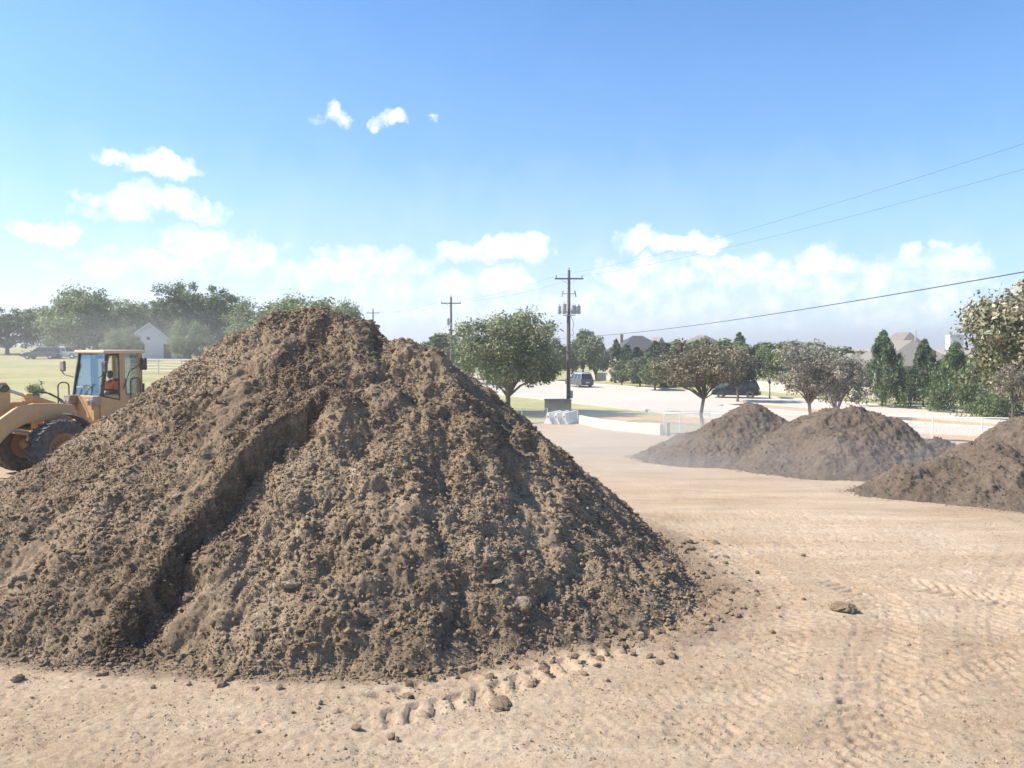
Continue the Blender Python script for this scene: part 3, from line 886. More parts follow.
# big leathery leaved tree at the right edge
x, y = txy(1040, 42)
tree('magnolia_tree', x, y, 9.2, 8.9, M['leaf_magnolia'], 'big broad-leaved tree with bleached leaves at the right edge', seed=31, ncl=210, per=100, leaf=.13, clear=.18, r0=.2, clr=.23, nlimb=22, asp=.55, bottom=-.8)
x, y = txy(1014, 36)
tree('young_tree', x, y, 3.9, 2.2, M['leaf_grey'], 'small bare-stemmed grey sapling below the big broad-leaved tree', seed=33, ncl=30, per=80, leaf=.06, clear=.45, r0=.05, clr=.3, nlimb=12)
# junipers
JG = 'junipers in a row beyond the far carriageway'
x, y = txy(883, 72)
jun = tree('juniper_tree', x, y, 6.9, 4.9, M['leaf_cedar'], 'pointed dark juniper in front of the grey-roofed house, leftmost of the row', 'tree', JG, seed=41, shape='cone', ncl=170, per=80, leaf=.15, clear=.04, r0=.1, clr=.26, nlimb=6, asp=.28)
for px, Y, H, W, lab in ((924, 70, 6.1, 4.7, 'pointed juniper, second of the row from the left'),
                         (899, 76, 3.9, 3.8, 'short juniper tucked between the two leftmost tall ones'),
                         (955, 66, 5.7, 4.8, 'broad juniper below the white chimney'),
                         (985, 63, 5.3, 5.6, 'bushy juniper at the left edge of the big bleached tree'),
                         (1012, 60, 5.2, 5.2, 'shaded juniper behind the grey sapling')):
    x, y = txy(px, Y)
    if 'chimney' in lab:
        jun2 = tree('juniper_tree', x, y, H, W, M['leaf_cedar'], lab, 'tree', JG, seed=47, shape='cone', ncl=120, per=100, leaf=.14, clear=.02, r0=.1, clr=.36, nlimb=6, asp=.28)
    elif px > 955: tree_copy(jun2, x, y, W / 4.8, H / 5.7, px, lab)
    else: tree_copy(jun, x, y, W / 4.9, H / 6.9, px, lab)
# far trees on the right: three models, copied
x, y = txy(596, 128)
fr = tree('broad_tree', x, y, 7.6, 6.2, M['leaf_oak'], 'rounded grey-green tree right of the transformer pole', group='trees lining the far side of the street', seed=51, ncl=70, per=110, leaf=.2, clear=.04, clr=.28, nlimb=8)
FT = 'trees lining the far side of the street'
x, y = txy(583, 140)
fg = tree('broad_tree', x, y, 9.6, 5.2, M['leaf_green'], 'bright green taller tree just right of the transformer pole', group=FT, seed=53, ncl=60, per=110, leaf=.2, clear=.08, clr=.28, nlimb=8)
x, y = txy(616, 118)
fc_ = tree('cypress_tree', x, y, 6.6, 1.9, M['leaf_dark'], 'narrow dark cypress next to the rounded grey-green tree', group=FT, seed=55, shape='column', ncl=110, per=60, leaf=.16, clear=.02, clr=.34, nlimb=4, asp=.3)
for src, px, Y, W, H, lab in ((fc_, 626, 122, 2.8, 5.8, 'dark cypress left of the hedge trees below the grey roof'),
        (fc_, 637, 116, 2.8, 5.4, 'dark cypress straight below the grey roof'),
        (fc_, 655, 112, 3.2, 6.3, 'tall dark cypress right of the grey roof'),
        (fc_, 665, 108, 3.8, 6.0, 'stout dark cypress at the left of the dust-brown tree'),
        (fc_, 739, 118, 2.6, 7.6, 'thin cypress tip rising above the dark tree by the black car'),
        (fr, 640, 105, 5.0, 4.4, 'low grey-green bush tree under the cypresses'),
        (fr, 622, 108, 3.6, 3.8, 'small grey-green bush tree beside the street, nearest the grey pickup'),
        (fr, 655, 98, 4.6, 4.4, 'low bushy tree left of the dust-brown tree'),
        (fr, 572, 132, 5.4, 6.6, 'grey-green tree directly behind the transformer pole'),
        (fr, 553, 125, 7.0, 7.2, 'grey-green tree behind the right side of the large oak'),
        (fg, 690, 110, 8.0, 7.2, 'green tree behind the dust-brown tree'),
        (fg, 712, 104, 8.0, 7.4, 'green tree behind the right part of the dust-brown tree'),
        (fg, 753, 112, 9.0, 7.0, 'green tree between the dark tree and the slender pale one'),
        (fr, 790, 106, 8.0, 6.6, 'distant grey-green tree behind the slender pale tree'),
        (fr, 815, 110, 8.0, 6.5, 'distant tree behind the forked grey tree'),
        (fg, 838, 98, 7.0, 6.2, 'dark green distant tree left of the grey-roofed house'),
        (fr, 858, 112, 6.0, 5.2, 'low distant tree just left of the grey-roofed house'),
        (fg, 672, 130, 7.0, 7.0, 'distant green tree right of the first grey roof'),
        (fg, 440, 115, 7.0, 6.6, 'green tree showing just left of the large oak'),
        (fr, 470, 130, 9.0, 7.5, 'distant tree behind the left side of the large oak')):
    x, y = txy(px, Y)
    base = {fr: (6.2, 7.6), fg: (5.2, 9.6), fc_: (1.9, 6.6)}[src]
    tree_copy(src, x, y, W / base[0], H / base[1], px * 1.3, lab)
# left tree group
LG = 'trees beyond the dry field on the left'
x, y = txy(84, 112)
la = tree('oak_tree', x, y, 10.0, 14, M['leaf_pale'], 'wide pale dusty-green oak behind the loader, widest tree on the left', group=LG, seed=61, ncl=130, per=150, leaf=.2, clear=.0, r0=.3, clr=.24, nlimb=14, bottom=-1)
x, y = txy(196, 118)
lb = tree('oak_tree', x, y, 11.7, 13, M['leaf_green'], 'tall open-topped green oak right of the white gabled house', group=LG, seed=63, ncl=120, per=120, leaf=.19, clear=.03, r0=.35, clr=.20, nlimb=30, bottom=-.9)
for src, px, Y, W, H, lab in ((lb, 8, 120, 12, 8.2, 'dark oak at the far left edge of the field'),
        (la, 52, 125, 10, 8.2, 'low pale oak between the far left oak and the wide one'),
        (la, 118, 112, 10, 9.0, 'pale oak just left of the white gabled house'),
        (lb, 150, 132, 11, 9.6, 'oak behind the roof of the white gabled house'),
        (lb, 172, 124, 9, 9.4, 'green oak overhanging the right side of the white house'),
        (la, 124, 97, 5, 4.6, 'small pale tree overlapping the left wall of the white house'),
        (la, 190, 98, 6, 5.6, 'pale tree covering the low right end of the white house'),
        (lb, 222, 124, 9, 10.4, 'green oak at the right end of the left group'),
        (la, 262, 112, 12, 8.5, 'pale oak partly behind the left shoulder of the big pile'),
        (la, 305, 105, 17, 9.0, 'pale oak whose top shows over the peak of the big pile'),
        (la, 345, 110, 9, 8.3, 'oak top just right of the peak of the big pile')):
    x, y = txy(px, Y)
    base = {la: (14, 10.6), lb: (13, 12.4)}[src]
    tree_copy(src, x, y, W / base[0], H / base[1], px * .7, lab)
x, y = txy(34, 46)
tree('shrub', x, y, 1.5, 1.3, M['leaf_pale'], 'small yellow-green shrub on the dry field above the loader arms', 'shrub', seed=71, ncl=26, per=50, leaf=.06, clear=.1, r0=.02, clr=.3, nlimb=8)

# ------------------------------------------------------------------ utility poles and cables
def arr_pole(x, y, zt, label, kind):
    zb = Tz(x, y); H = zt - zb
    root = empty('utility_pole', (x, y, zb), 0, label, 'utility pole', 'utility poles of one line')
    MB().tube([(0, 0, -.4), (0, 0, H * .5), (0, 0, H)], [.17, .145, .115], 12).build('pole_shaft', M['wood'], root, smooth=True)
    aw = 1.22
    za = H - .75
    cross = MB().box((-aw, -.17, za - .06), (aw, -.06 - .02, za + .06)).build('crossarm', M['wood'], root)
    br = MB()
    for s in (-1, 1):
        br.tube([(s * .62, -.18, za - .06), (s * .03, -.17, za - .52)], .018, 6)
    br.build('brace', M['galv'], root)
    def ins(px_, py_, z_, parent):
        MB().lathe([(0.001, 0), (.03, 0), (.03, .06), (.07, .07), (.065, .12), (.045, .125), (.045, .15), (.06, .16), (.05, .21), (.001, .22)], 12, 'z', (px_, py_, z_)).build('insulator', M['porcelain'], parent, smooth=True)
    for xx in (-aw + .12, aw - .12): ins(xx, -.12, za + .06, root)
    ins(0, 0, H, root)
    if kind == 'full':
        # fused cutouts
        for s in (-1, 1):
            m = MB()
            m.box((s * .1, -.03, H - 2.05), (s * .52, .03, H - 1.99))
            m.build('cutout_bracket', M['galv'], root)
            MB().tube([(s * .5, 0, H - 1.75), (s * .6, -.04, H - 2.3)], [.055, .045], 8).build('fuse_cutout', M['porcelain'], root, smooth=True)
        # bank of transformers / capacitors on a bracket
        m = MB(); m.box((-.95, -.04, H - 3.62), (.95, .04, H - 3.52)); m.box((-.5, -.3, H - 3.9), (.5, -.2, H - 3.82)); m.build('equipment_bracket', M['galv'], root)
        for xx, yy, r_, hh in ((-.82, 0, .15, .62), (-.42, -.28, .20, .78), (.33, -.28, .17, .66), (.55, 0.1, .14, .56), (.86, 0, .15, .62)):
            m = MB().lathe([(0.001, 0), (r_ * .9, 0), (r_, .04), (r_, hh), (r_ * 1.06, hh + .01), (r_ * 1.06, hh + .05), (r_ * .5, hh + .1), (.001, hh + .12)], 16, 'z', (xx, yy, H - 3.75))
            m.lathe([(.001, 0), (.035, 0), (.05, .05), (.03, .09), (.045, .13), (.001, .2)], 8, 'z', (xx, yy, H - 3.66 + hh))
            m.build('transformer_can', M['galv'], root, smooth=True)
        # control loop of cable
        m = MB(); pts = [(.12, -.1, H - 3.9), (.35, -.12, H - 4.3), (.42, -.12, H - 4.75), (.3, -.12, H - 5.1), (.42, -.12, H - 5.35), (.3, -.12, H - 5.6), (.12, -.1, H - 5.5)]
        m.tube(pts, .022, 6); m.build('cable_loop', M['wire'], root, smooth=True)
        m = MB().tube([(-.16, -.05, .4), (-.16, -.05, H - 3.8)], .028, 6); m.build('conduit', M['galv'], root, smooth=True)
        MB().box((.13, -.15, 1.2), (.36, .1, 1.85)).build('meter_box', M['galv'], root, bevel=.02)
    elif kind == 'can':
        MB().lathe([(.001, 0), (.2, 0), (.2, .8), (.1, .9), (.001, .92)], 16, 'z', (-.36, -.1, H - 3.4)).build('transformer_can', M['galv'], root, smooth=True)
    return root, H
p1 = at(569, 270, 67); p2 = at(451, 297, 94); p3 = at(373, 309, 148)
arr_pole(p1.x, p1.y, p1.z, 'tall wooden pole with five transformer cans, by the large oak', 'full')
arr_pole(p2.x, p2.y, p2.z, 'wooden pole with one can, rising between the big pile and the large oak', 'can')
arr_pole(p3.x, p3.y, p3.z, 'farthest small wooden pole, its crossarm just over the big pile', 'can')
p0 = Vector((17.0, 1.0, 9.3))
arr_pole(p0.x, p0.y, p0.z, 'wooden pole at the right, close to the viewer', 'plain')
def cable(a, b, sag, r, label, group=None):
    a, b = Vector(a), Vector(b); pts = []
    for i in range(41):
        t = i / 40; p = a.lerp(b, t); p.z -= sag * 4 * t * (1 - t); pts.append(p - a)
    o = MB().tube(pts, r, 6).build('overhead_cable', M['wire'], None, smooth=True, loc=a)
    return tag(o, label, 'cable', group)
G1 = 'thin power wires to the transformer pole'
for s, nm in ((-1.1, 'left insulator'), (1.1, 'right insulator')):
    cable((p1.x + s, p1.y - .1, p1.z - .48), (p0.x + s, p0.y - .1, p0.z - .48), .8, .0045, 'thin power wire rising to the upper right from the %s of the transformer pole' % nm, G1)
    cable((p2.x + s, p2.y - .1, p2.z - .48), (p1.x + s, p1.y - .1, p1.z - .48), .5, .006, 'thin power wire between the first two poles, from the %s' % nm, G1)
    cable((p3.x + s, p3.y - .1, p3.z - .48), (p2.x + s, p2.y - .1, p2.z - .48), .6, .006, 'thin power wire between the two far poles, from the %s' % nm, G1)
c0 = at(575, 337, 67); c1 = at(1024, 275, 20.5)
dirv = (c1 - c0); c2 = c0 + dirv * 1.42
c2 = Vector((p0.x, p0.y + .1, 6.6))
cable(c0, c2, .62, .016, 'thick dark cable sloping up to the right above the far trees')
sp = c0.lerp(c2, .70); 
cable((p2.x, p2.y, c0.z + .2), c0, .4, .012, 'dark cable running left from the transformer pole behind the oak')

# ------------------------------------------------------------------ houses
def window(m_root, x0, x1, z0, z1, y, mat_f):
    w = MB().box((x0 - .08, y - .06, z0 - .08), (x1 + .08, y + .05, z1 + .08)).build('window', mat_f, m_root)
    MB().box((x0, y - .075, z0), (x1, y - .05, z1)).build('pane', M['pane'], w)
    return w
def hip(m, x0, x1, y0, y1, z, h, inset=None, ov=.4, th=.14):
    x0 -= ov; x1 += ov; y0 -= ov; y1 += ov
    w, d = x1 - x0, y1 - y0
    i = inset if inset is not None else min(w, d) / 2
    if w >= d: r0, r1 = (x0 + i, (y0 + y1) / 2, z + h), (x1 - i, (y0 + y1) / 2, z + h)
    else: r0, r1 = ((x0 + x1) / 2, y0 + i, z + h), ((x0 + x1) / 2, y1 - i, z + h)
    vs = [(x0, y0, z), (x1, y0, z), (x1, y1, z), (x0, y1, z), (x0, y0, z - th), (x1, y0, z - th), (x1, y1, z - th), (x0, y1, z - th), r0, r1]
    if w >= d: fs = [(0, 1, 9, 8), (1, 2, 9), (2, 3, 8, 9), (3, 0, 8)]
    else: fs = [(0, 1, 8), (1, 2, 9, 8), (2, 3, 9), (3, 0, 8, 9)]
    fs += [(4, 5, 1, 0), (5, 6, 2, 1), (6, 7, 3, 2), (7, 4, 0, 3), (7, 6, 5, 4)]
    return m.add(vs, fs)
# white gabled house on the left
h = at(150, 362, 104); zb = Tz(h.x, h.y)
hr = empty('house', (h.x, h.y, zb), R(22), 'small white gabled house among the trees on the left, beyond the pipe fence', 'house')
hz = at(148, 322, 104).z - zb
MB().prism([(-2.1, 0), (3.3, 0), (3.3, hz * .38), (0, hz - .12), (-2.1, hz * .66)], 0, 9).build('wall', M['housewhite'], hr)
rf = MB(); 
rf.prism([(-2.45, hz * .60), (-2.45, hz * .60 + .16), (0, hz + .1), (0, hz - .07)], -.35, 9.3)
rf.prism([(0, hz - .07), (0, hz + .1), (3.75, hz * .36), (3.75, hz * .36 - .16)], -.352, 9.302)
rf.build('roof', M['roofdark'], hr)
tr = MB(); tr.prism([(-2.5, hz * .57), (-2.5, hz * .6), (0, hz - .08), (0, hz - .3)], -.42, -.36); tr.prism([(0, hz - .3), (0, hz - .08), (3.8, hz * .34), (3.8, hz * .31)], -.423, -.363)
tr.build('gable_trim', M['white'], hr)
window(hr, -.35, .1, hz * .52, hz * .6, 0, M['white'])
window(hr, -1.5, -.6, .9, 2.0, 0, M['white'])
MB().box((1.7, -.06, 0), (2.6, .02, 2.0)).build('door', M['pane'], hr)
# distant roofs right of the pole
h = at(645, 350, 150); zb = Tz(h.x, h.y); ht = at(645, 335.5, 150).z - zb
hr = empty('house', (h.x, h.y, zb), R(12), 'distant house with a steep dark grey roof above the cypresses', 'house')
MB().box((-5, 0, 0), (5, 8, ht - 3)).build('wall', M['brick'], hr)
m = MB(); hip(m, -5, 5, 0, 8, ht - 3, 3); m.build('roof', M['roofdark'], hr)
m = MB(); m.prism([(1.2, ht - 2.9), (4.6, ht - 2.9), (2.9, ht - .3)], -1.2, 3.2); m.build('gable', M['roofpale'], hr)
for a in (-3.8, -1.2, 2.2): window(hr, a, a + 1.1, 1, 2.4, 0, M['white'])
MB().box((-3.2, 5.0, ht - 2.4), (-2.6, 5.6, ht + .3)).build('chimney', M['brick'], hr)
h = at(712, 345, 150); zb = Tz(h.x, h.y); ht = at(712, 335, 150).z - zb
hr = empty('house', (h.x, h.y, zb), R(20), 'distant house whose brown roof tip shows above the dust-brown tree', 'house')
MB().box((-3.5, 0, 0), (3.5, 7, ht - 2.2)).build('wall', M['brick'], hr)
m = MB(); hip(m, -3.5, 3.5, 0, 7, ht - 2.2, 2.2, 2.6); m.build('roof', M['roofgrey'], hr)
for a in (-2.6, .6): window(hr, a, a + 1.1, 1, 2.4, 0, M['white'])
# large house on the right
h = at(905, 395, 88); zb = Tz(h.x, h.y)
hr = empty('house', (h.x, h.y, zb), R(-6), 'large house with broad grey-brown roofs and a pale chimney behind the junipers', 'house')
def hz_(py): return at(900, py, 88).z - zb
def hx_(px): return (px - 905) / F * 88
w = MB(); w.box((hx_(876), 0, 0), (hx_(962), 11, hz_(366))); w.box((hx_(846), 1.5, 0), (hx_(884), 9, hz_(371))); w.build('wall', M['stucco'], hr)
m = MB(); hip(m, hx_(880), hx_(958), 0, 11, hz_(366), hz_(340) - hz_(366), 2.9, .55); m.build('roof', M['roofpale'], hr)
m = MB(); hip(m, hx_(848), hx_(884), 1.5, 9, hz_(371), hz_(354) - hz_(371), 3.4, .45); m.build('roof', M['roofpale'], hr)
m = MB(); hip(m, hx_(900), hx_(966), 5, 14, hz_(366), hz_(331) - hz_(366), 2.5, .2); m.build('roof', M['roofgrey'], hr)
ch = MB().box((hx_(944.5), -.55, 0), (hx_(957), .6, hz_(337))).build('chimney', M['white'], hr)
MB().box((hx_(944), -.62, hz_(337)), (hx_(957.6), .67, hz_(335))).build('chimney_cap', M['stucco'], ch)
MB().tube([(hx_(925), 3.3, hz_(350)), (hx_(925), 3.3, hz_(330))], .09, 8).build('vent_pipe', M['galv'], hr)
for a in (880, 893, 912, 928): window(hr, hx_(a), hx_(a + 7), .9, 2.3, 0, M['white'])
# long garden wall behind the street trees
P = [xy(s, 74 + .02 * abs(s)) for s in (-112, -96, -80, -64, -48)]
root = None
gw = empty('garden_wall', (P[0][0], P[0][1], Tz(*P[0])), 0, 'low tan garden wall along the lawn beyond the far carriageway', 'wall')
for i in range(len(P) - 1):
    a, b = Vector((*P[i], Tz(*P[i]))), Vector((*P[i + 1], Tz(*P[i + 1])))
    o_ = Vector((P[0][0], P[0][1], Tz(*P[0])))
    d = (b - a); ang = math.atan2(d.y, d.x); L = d.length
    Mx = Matrix.Translation(a - o_) @ Matrix.Rotation(ang, 4, 'Z')
    MB().box((0, -.1, -.2), (L - .42, .1, 1.25), Mx).build('wall_panel', M['stucco'], gw)
    MB().box((L - .42, -.2, -.2), (L, .2, 1.5), Mx).build('pillar', M['brick'], gw)

# ------------------------------------------------------------------ fences, barriers, cabinet
def rail_fence(name, pts, h, rails, postr, railr, mat, label, wire=False, gap=2.4, cat='fence'):
    pts = [Vector((p[0], p[1], Tz(p[0], p[1]))) for p in pts]
    o0 = pts[0]; root = empty(name, o0, 0, label, cat)
    P = [pts[0]]
    for a, b in zip(pts[:-1], pts[1:]):
        n = max(1, round((b - a).length / gap))
        for k in range(1, n + 1):
            q = a.lerp(b, k / n); q.z = Tz(q.x, q.y); P.append(q)
    for q in P: MB().tube([q - o0 - Vector((0, 0, .2)), q - o0 + Vector((0, 0, h))], postr, 8).build('post', mat, root, smooth=True)
    for r_ in rails:
        MB().tube([q - o0 + Vector((0, 0, r_)) for q in P], railr, 6).build('rail', mat, root, smooth=True)
    if wire:
        m = MB()
        for a, b in zip(P[:-1], P[1:]):
            for k in range(5): m.tube([a - o0 + Vector((0, 0, .12 + k * h * .2)), b - o0 + Vector((0, 0, .12 + k * h * .2))], .006, 4)
            n = 12
            for k in range(n):
                c = a.lerp(b, k / n) - o0; m.tube([c + Vector((0, 0, .05)), c + Vector((0, 0, h * .95))], .005, 4)
        m.build('wire_mesh', M['galv'], root)
    return root
a = at(118, 375, 74); b = at(300, 375, 70)
rail_fence('ranch_fence', [(a.x - 3, a.y + 1), (b.x, b.y)], 1.45, (.35, .62, .89, 1.16, 1.42), .05, .028, M['white'], 'white five-rail pipe fence between the loader and the big pile')
rail_fence('wire_fence', [(-7.5, 57.5), (-3, 57.3), (2.6, 57)], 1.15, (1.13,), .035, .018, M['galv'], 'thin wire fence in front of the large oak', True, 1.9)
q = [xy(s, 37.6) for s in (-44, -36, -26, -10)]
rail_fence('wire_fence', [(8.9, 45.4)] + [(10.2, 47.2), (12.2, 48)] + [(15.5, 45.2), (20.5, 42.5), (27, 36)], 1.2, (1.18,), .035, .022, M['white'], 'pale wire fence behind the right-hand soil piles', True, 2.6)
# low pale wall along the yard
wp = [(5.0, 57.0), (6.6, 51.5), (8.7, 45.0)]
root = empty('low_wall', (wp[0][0], wp[0][1], Tz(*wp[0])), 0, 'low pale concrete wall curving along the edge of the yard', 'wall')
o_ = Vector((wp[0][0], wp[0][1], Tz(*wp[0])))
k = 0
for a, b in zip(wp[:-1], wp[1:]):
    n = 3
    for j in range(n):
        u = Vector((a[0] + (b[0] - a[0]) * j / n, a[1] + (b[1] - a[1]) * j / n, 0)); v = Vector((a[0] + (b[0] - a[0]) * (j + 1) / n, a[1] + (b[1] - a[1]) * (j + 1) / n, 0))
        u.z, v.z = Tz(u.x, u.y), Tz(v.x, v.y)
        d = v - u; L = d.length
        Mx = Matrix.Translation(u - o_) @ Matrix.Rotation(math.atan2(d.y, d.x), 4, 'Z') @ Matrix.Rotation(-math.asin(d.z / L), 4, 'Y')
        MB().box((0.01, -.12, -.2), (L - .01, .12, .62 + .02 * (k % 2)), Mx).build('wall_panel', M['concretewhite'], root, bevel=.03)
        k += 1
# white traffic barriers set side by side, ends to the yard
prof = [(-.31, 0), (.31, 0), (.31, .08), (.16, .33), (.09, .82), (-.09, .82), (-.16, .33), (-.31, .08)]
for i, (px, lab) in enumerate(((548, 'leftmost'), (556, 'middle'), (564, 'rightmost'))):
    x, y = txy(px, 56.5)
    rz = R(-24)
    root = empty('traffic_barrier', (x, y, Tz(x, y)), rz, '%s of the three white concrete barriers below the grey cabinet' % lab, 'barrier', 'white barriers standing side by side')
    MB().prism(prof, 0, 2.6).build('barrier_body', M['white'], root, bevel=.02)
    MB().box((-.05, -.02, .5), (.05, .0, .6)).build('lifting_slot', M['blacksteel'], root)
x, y = txy(558, 62)
root = empty('utility_cabinet', (x, y, Tz(x, y)), R(4), 'boxy grey-brown cabinet at the foot of the transformer pole', 'cabinet')
MB().box((-1.1, -.5, -.05), (1.1, .5, .12)).build('plinth', M['concretewhite'], root)
MB().box((-1.02, -.45, .12), (1.02, .45, 1.38)).build('cabinet_body', M['cabinet'], root, bevel=.02)
for s in (-1, 1): 
    d = MB().box((min(s * .02, s * .97), -.475, .2), (max(s * .02, s * .97), -.45, 1.3)).build('door', M['cabinet'], root, bevel=.01)
    MB().box((s * .1 - .02, -.5, .7), (s * .1 + .02, -.475, .9)).build('handle', M['greysteel'], d)
MB().prism([(-1.08, 1.38), (1.08, 1.38), (1.0, 1.46), (-1.0, 1.46)], -.5, .5).build('lid', M['cabinet'], root)
# stub post by the pale wall end
x, y = txy(669, 44)
o = MB().tube([(0, 0, -.2), (0, 0, .75)], [.09, .08], 10).build('stub_post', M['blacksteel'], None, smooth=True, loc=(x, y, Tz(x, y)))
tag(o, 'short dark stub post at the right end of the low pale wall', 'post')
x, y = txy(578, 57.5)
o = MB().tube([(0, 0, -.2), (0, 0, 1.0)], .05, 10).build('marker_post', M['galv'], None, smooth=True, loc=(x, y, Tz(x, y)))
tag(o, 'thin grey marker post just right of the white barriers', 'post')

# ------------------------------------------------------------------ vehicles
def wheel(parent, c, r, w, rim):
    x, y, z = c
    wr = bpy.data.objects.new('wheel', None); COL.objects.link(wr); wr.parent = parent; wr.location = c; wr.empty_display_size = .1
    MB().lathe([(r * .62, -w / 2), (r * .9, -w / 2), (r, -w * .36), (r, w * .36), (r * .9, w / 2), (r * .62, w / 2), (r * .62, -w / 2)], 28, 'y').build('tyre', M['rubber'], wr, smooth=True)
    m = MB(); m.lathe([(.001, -w * .32), (r * .18, -w * .34), (r * .22, -w * .26), (r * .55, -w * .3), (r * .62, -w * .42), (r * .62, w * .42), (r * .55, w * .3), (r * .22, w * .26), (r * .18, w * .34), (.001, w * .32)], 20, 'y')
    m.build('rim', rim, wr, smooth=True)

def car(loc, rz, paint, label, style, L=4.9, W=1.95, H=1.85, lower=None):
    root = empty('parked_car' if style != 'pickup' else 'pickup_truck', loc, rz, label, 'car' if style != 'pickup' else 'pickup truck')
    hw = W / 2; f = L / 2; r = .38
    if style == 'suv':
        body = [(-f, .45), (-f + .05, .95), (-f + .12, H * .6), (f * .40, H * .60), (f - .35, H * .53), (f - .05, H * .44), (f, .42), (f - .1, .30), (-f + .1, .30)]
        gh_b = [(-f + .14, H * .6), (f * .40, H * .60)]; gh_t = [(-f + .42, H), (f * .10, H)]
    else:
        body = [(-f, .5), (-f + .02, H * .55), (f * .45, H * .60), (f - .2, H * .55), (f, .45), (f - .1, .34), (-f + .1, .34)]
        gh_b = [(-f * .25, H * .59), (f * .45, H * .595)]; gh_t = [(-f * .15, H), (f * .2, H)]
    MB().prism(body, -hw, hw).build('body', lower or paint, root, bevel=.07, segs=3)
    z0, z1 = gh_b[0][1] - .02, H
    xa, xb, ta, tb = gh_b[0][0], gh_b[1][0], gh_t[0][0], gh_t[1][0]
    iw, tw = hw - .07, hw - .24
    MB().hexa([(xa, -iw, z0), (xb, -iw, z0), (xb, iw, z0), (xa, iw, z0), (ta, -tw, z1 - .1), (tb, -tw, z1 - .1), (tb, tw, z1 - .1), (ta, tw, z1 - .1)]).build('windows', M['carglass'] if 0 else M['pane'], root, bevel=.03)
    m = MB().hexa([(ta - .05, -tw - .03, z1 - .12), (tb + .08, -tw - .03, z1 - .12), (tb + .08, tw + .03, z1 - .12), (ta - .05, tw + .03, z1 - .12), (ta + .05, -tw + .05, z1), (tb - .05, -tw + .05, z1), (tb - .05, tw - .05, z1), (ta + .05, tw - .05, z1)])
    m.build('roof', paint, root, bevel=.03)
    m = MB()
    for s in (-1, 1):
        for k in range(4 if style == 'suv' else 3):
            u = k / (3 if style == 'suv' else 2)
            bx, tx = xa + (xb - xa) * u, ta + (tb - ta) * u
            m.tube([(bx, s * (iw + .01), z0), (tx, s * (tw + .015), z1 - .1)], .045, 6)
    m.build('pillars', paint, root)
    for sx in (-1, 1):
        for sy in (-1, 1):
            wheel(root, (sx * L * .31, sy * (hw - .1), r), r, .25, M['chrome'])
            nm, mt = ('headlight', M['chrome']) if sx > 0 else ('tail_light', M['redlamp'])
            MB().box((sx * (f - .12) - .06, sy * (hw - .32) - .16, .72), (sx * (f - .06) + .06, sy * (hw - .32) + .16, .92)).build(nm, mt, root, bevel=.02)
    for sx, nm in ((-1, 'rear_bumper'), (1, 'front_bumper')):
        MB().box((sx * f - .08, -hw + .08, .36), (sx * f + .08, hw - .08, .56)).build(nm, M['chrome'] if style == 'pickup' else M['blacksteel'], root, bevel=.03)
    MB().box((-f - .09, -.26, .62), (-f - .0, .26, .74)).build('number_plate', M['white'], root)
    for s in (-1, 1): MB().box((f * .36, s * (hw + .1) - .1, H * .62), (f * .42, s * (hw + .1) + .1, H * .72)).build('mirror', paint, root, bevel=.02)
    return root
zz = Tz(10, 84) + .10
c = at(736, 401, 84)
car((c.x, c.y, Tz(c.x, c.y) + .10), math.atan2(-DS[1], -DS[0]) * 0 + R(158), M['blackpaint'], 'black parked car under the very dark tree on the far side of the street', 'suv', 4.9, 1.95, 1.8)
c = at(579, 388, 106)
car((c.x, c.y, Tz(c.x, c.y) + .10), R(112), M['silverpaint'], 'grey vehicle with a white roof on the street right of the transformer pole', 'suv', 5.0, 1.9, 1.95, lower=M['greypaint'])
for px, Y, rz, mt, lab, st_ in ((42, 104, 6, 'greypaint', 'dark grey vehicle parked before the far left trees, nearer the left edge', 'suv'), (66, 105, -4, 'silverpaint', 'silver vehicle parked before the far left trees, just left of the loader cab', 'pickup')):
    x, y = txy(px, Y)
    car((x, y, Tz(x, y) + .05), R(180 + rz), M[mt], lab, st_, 4.6, 1.8, 1.6)

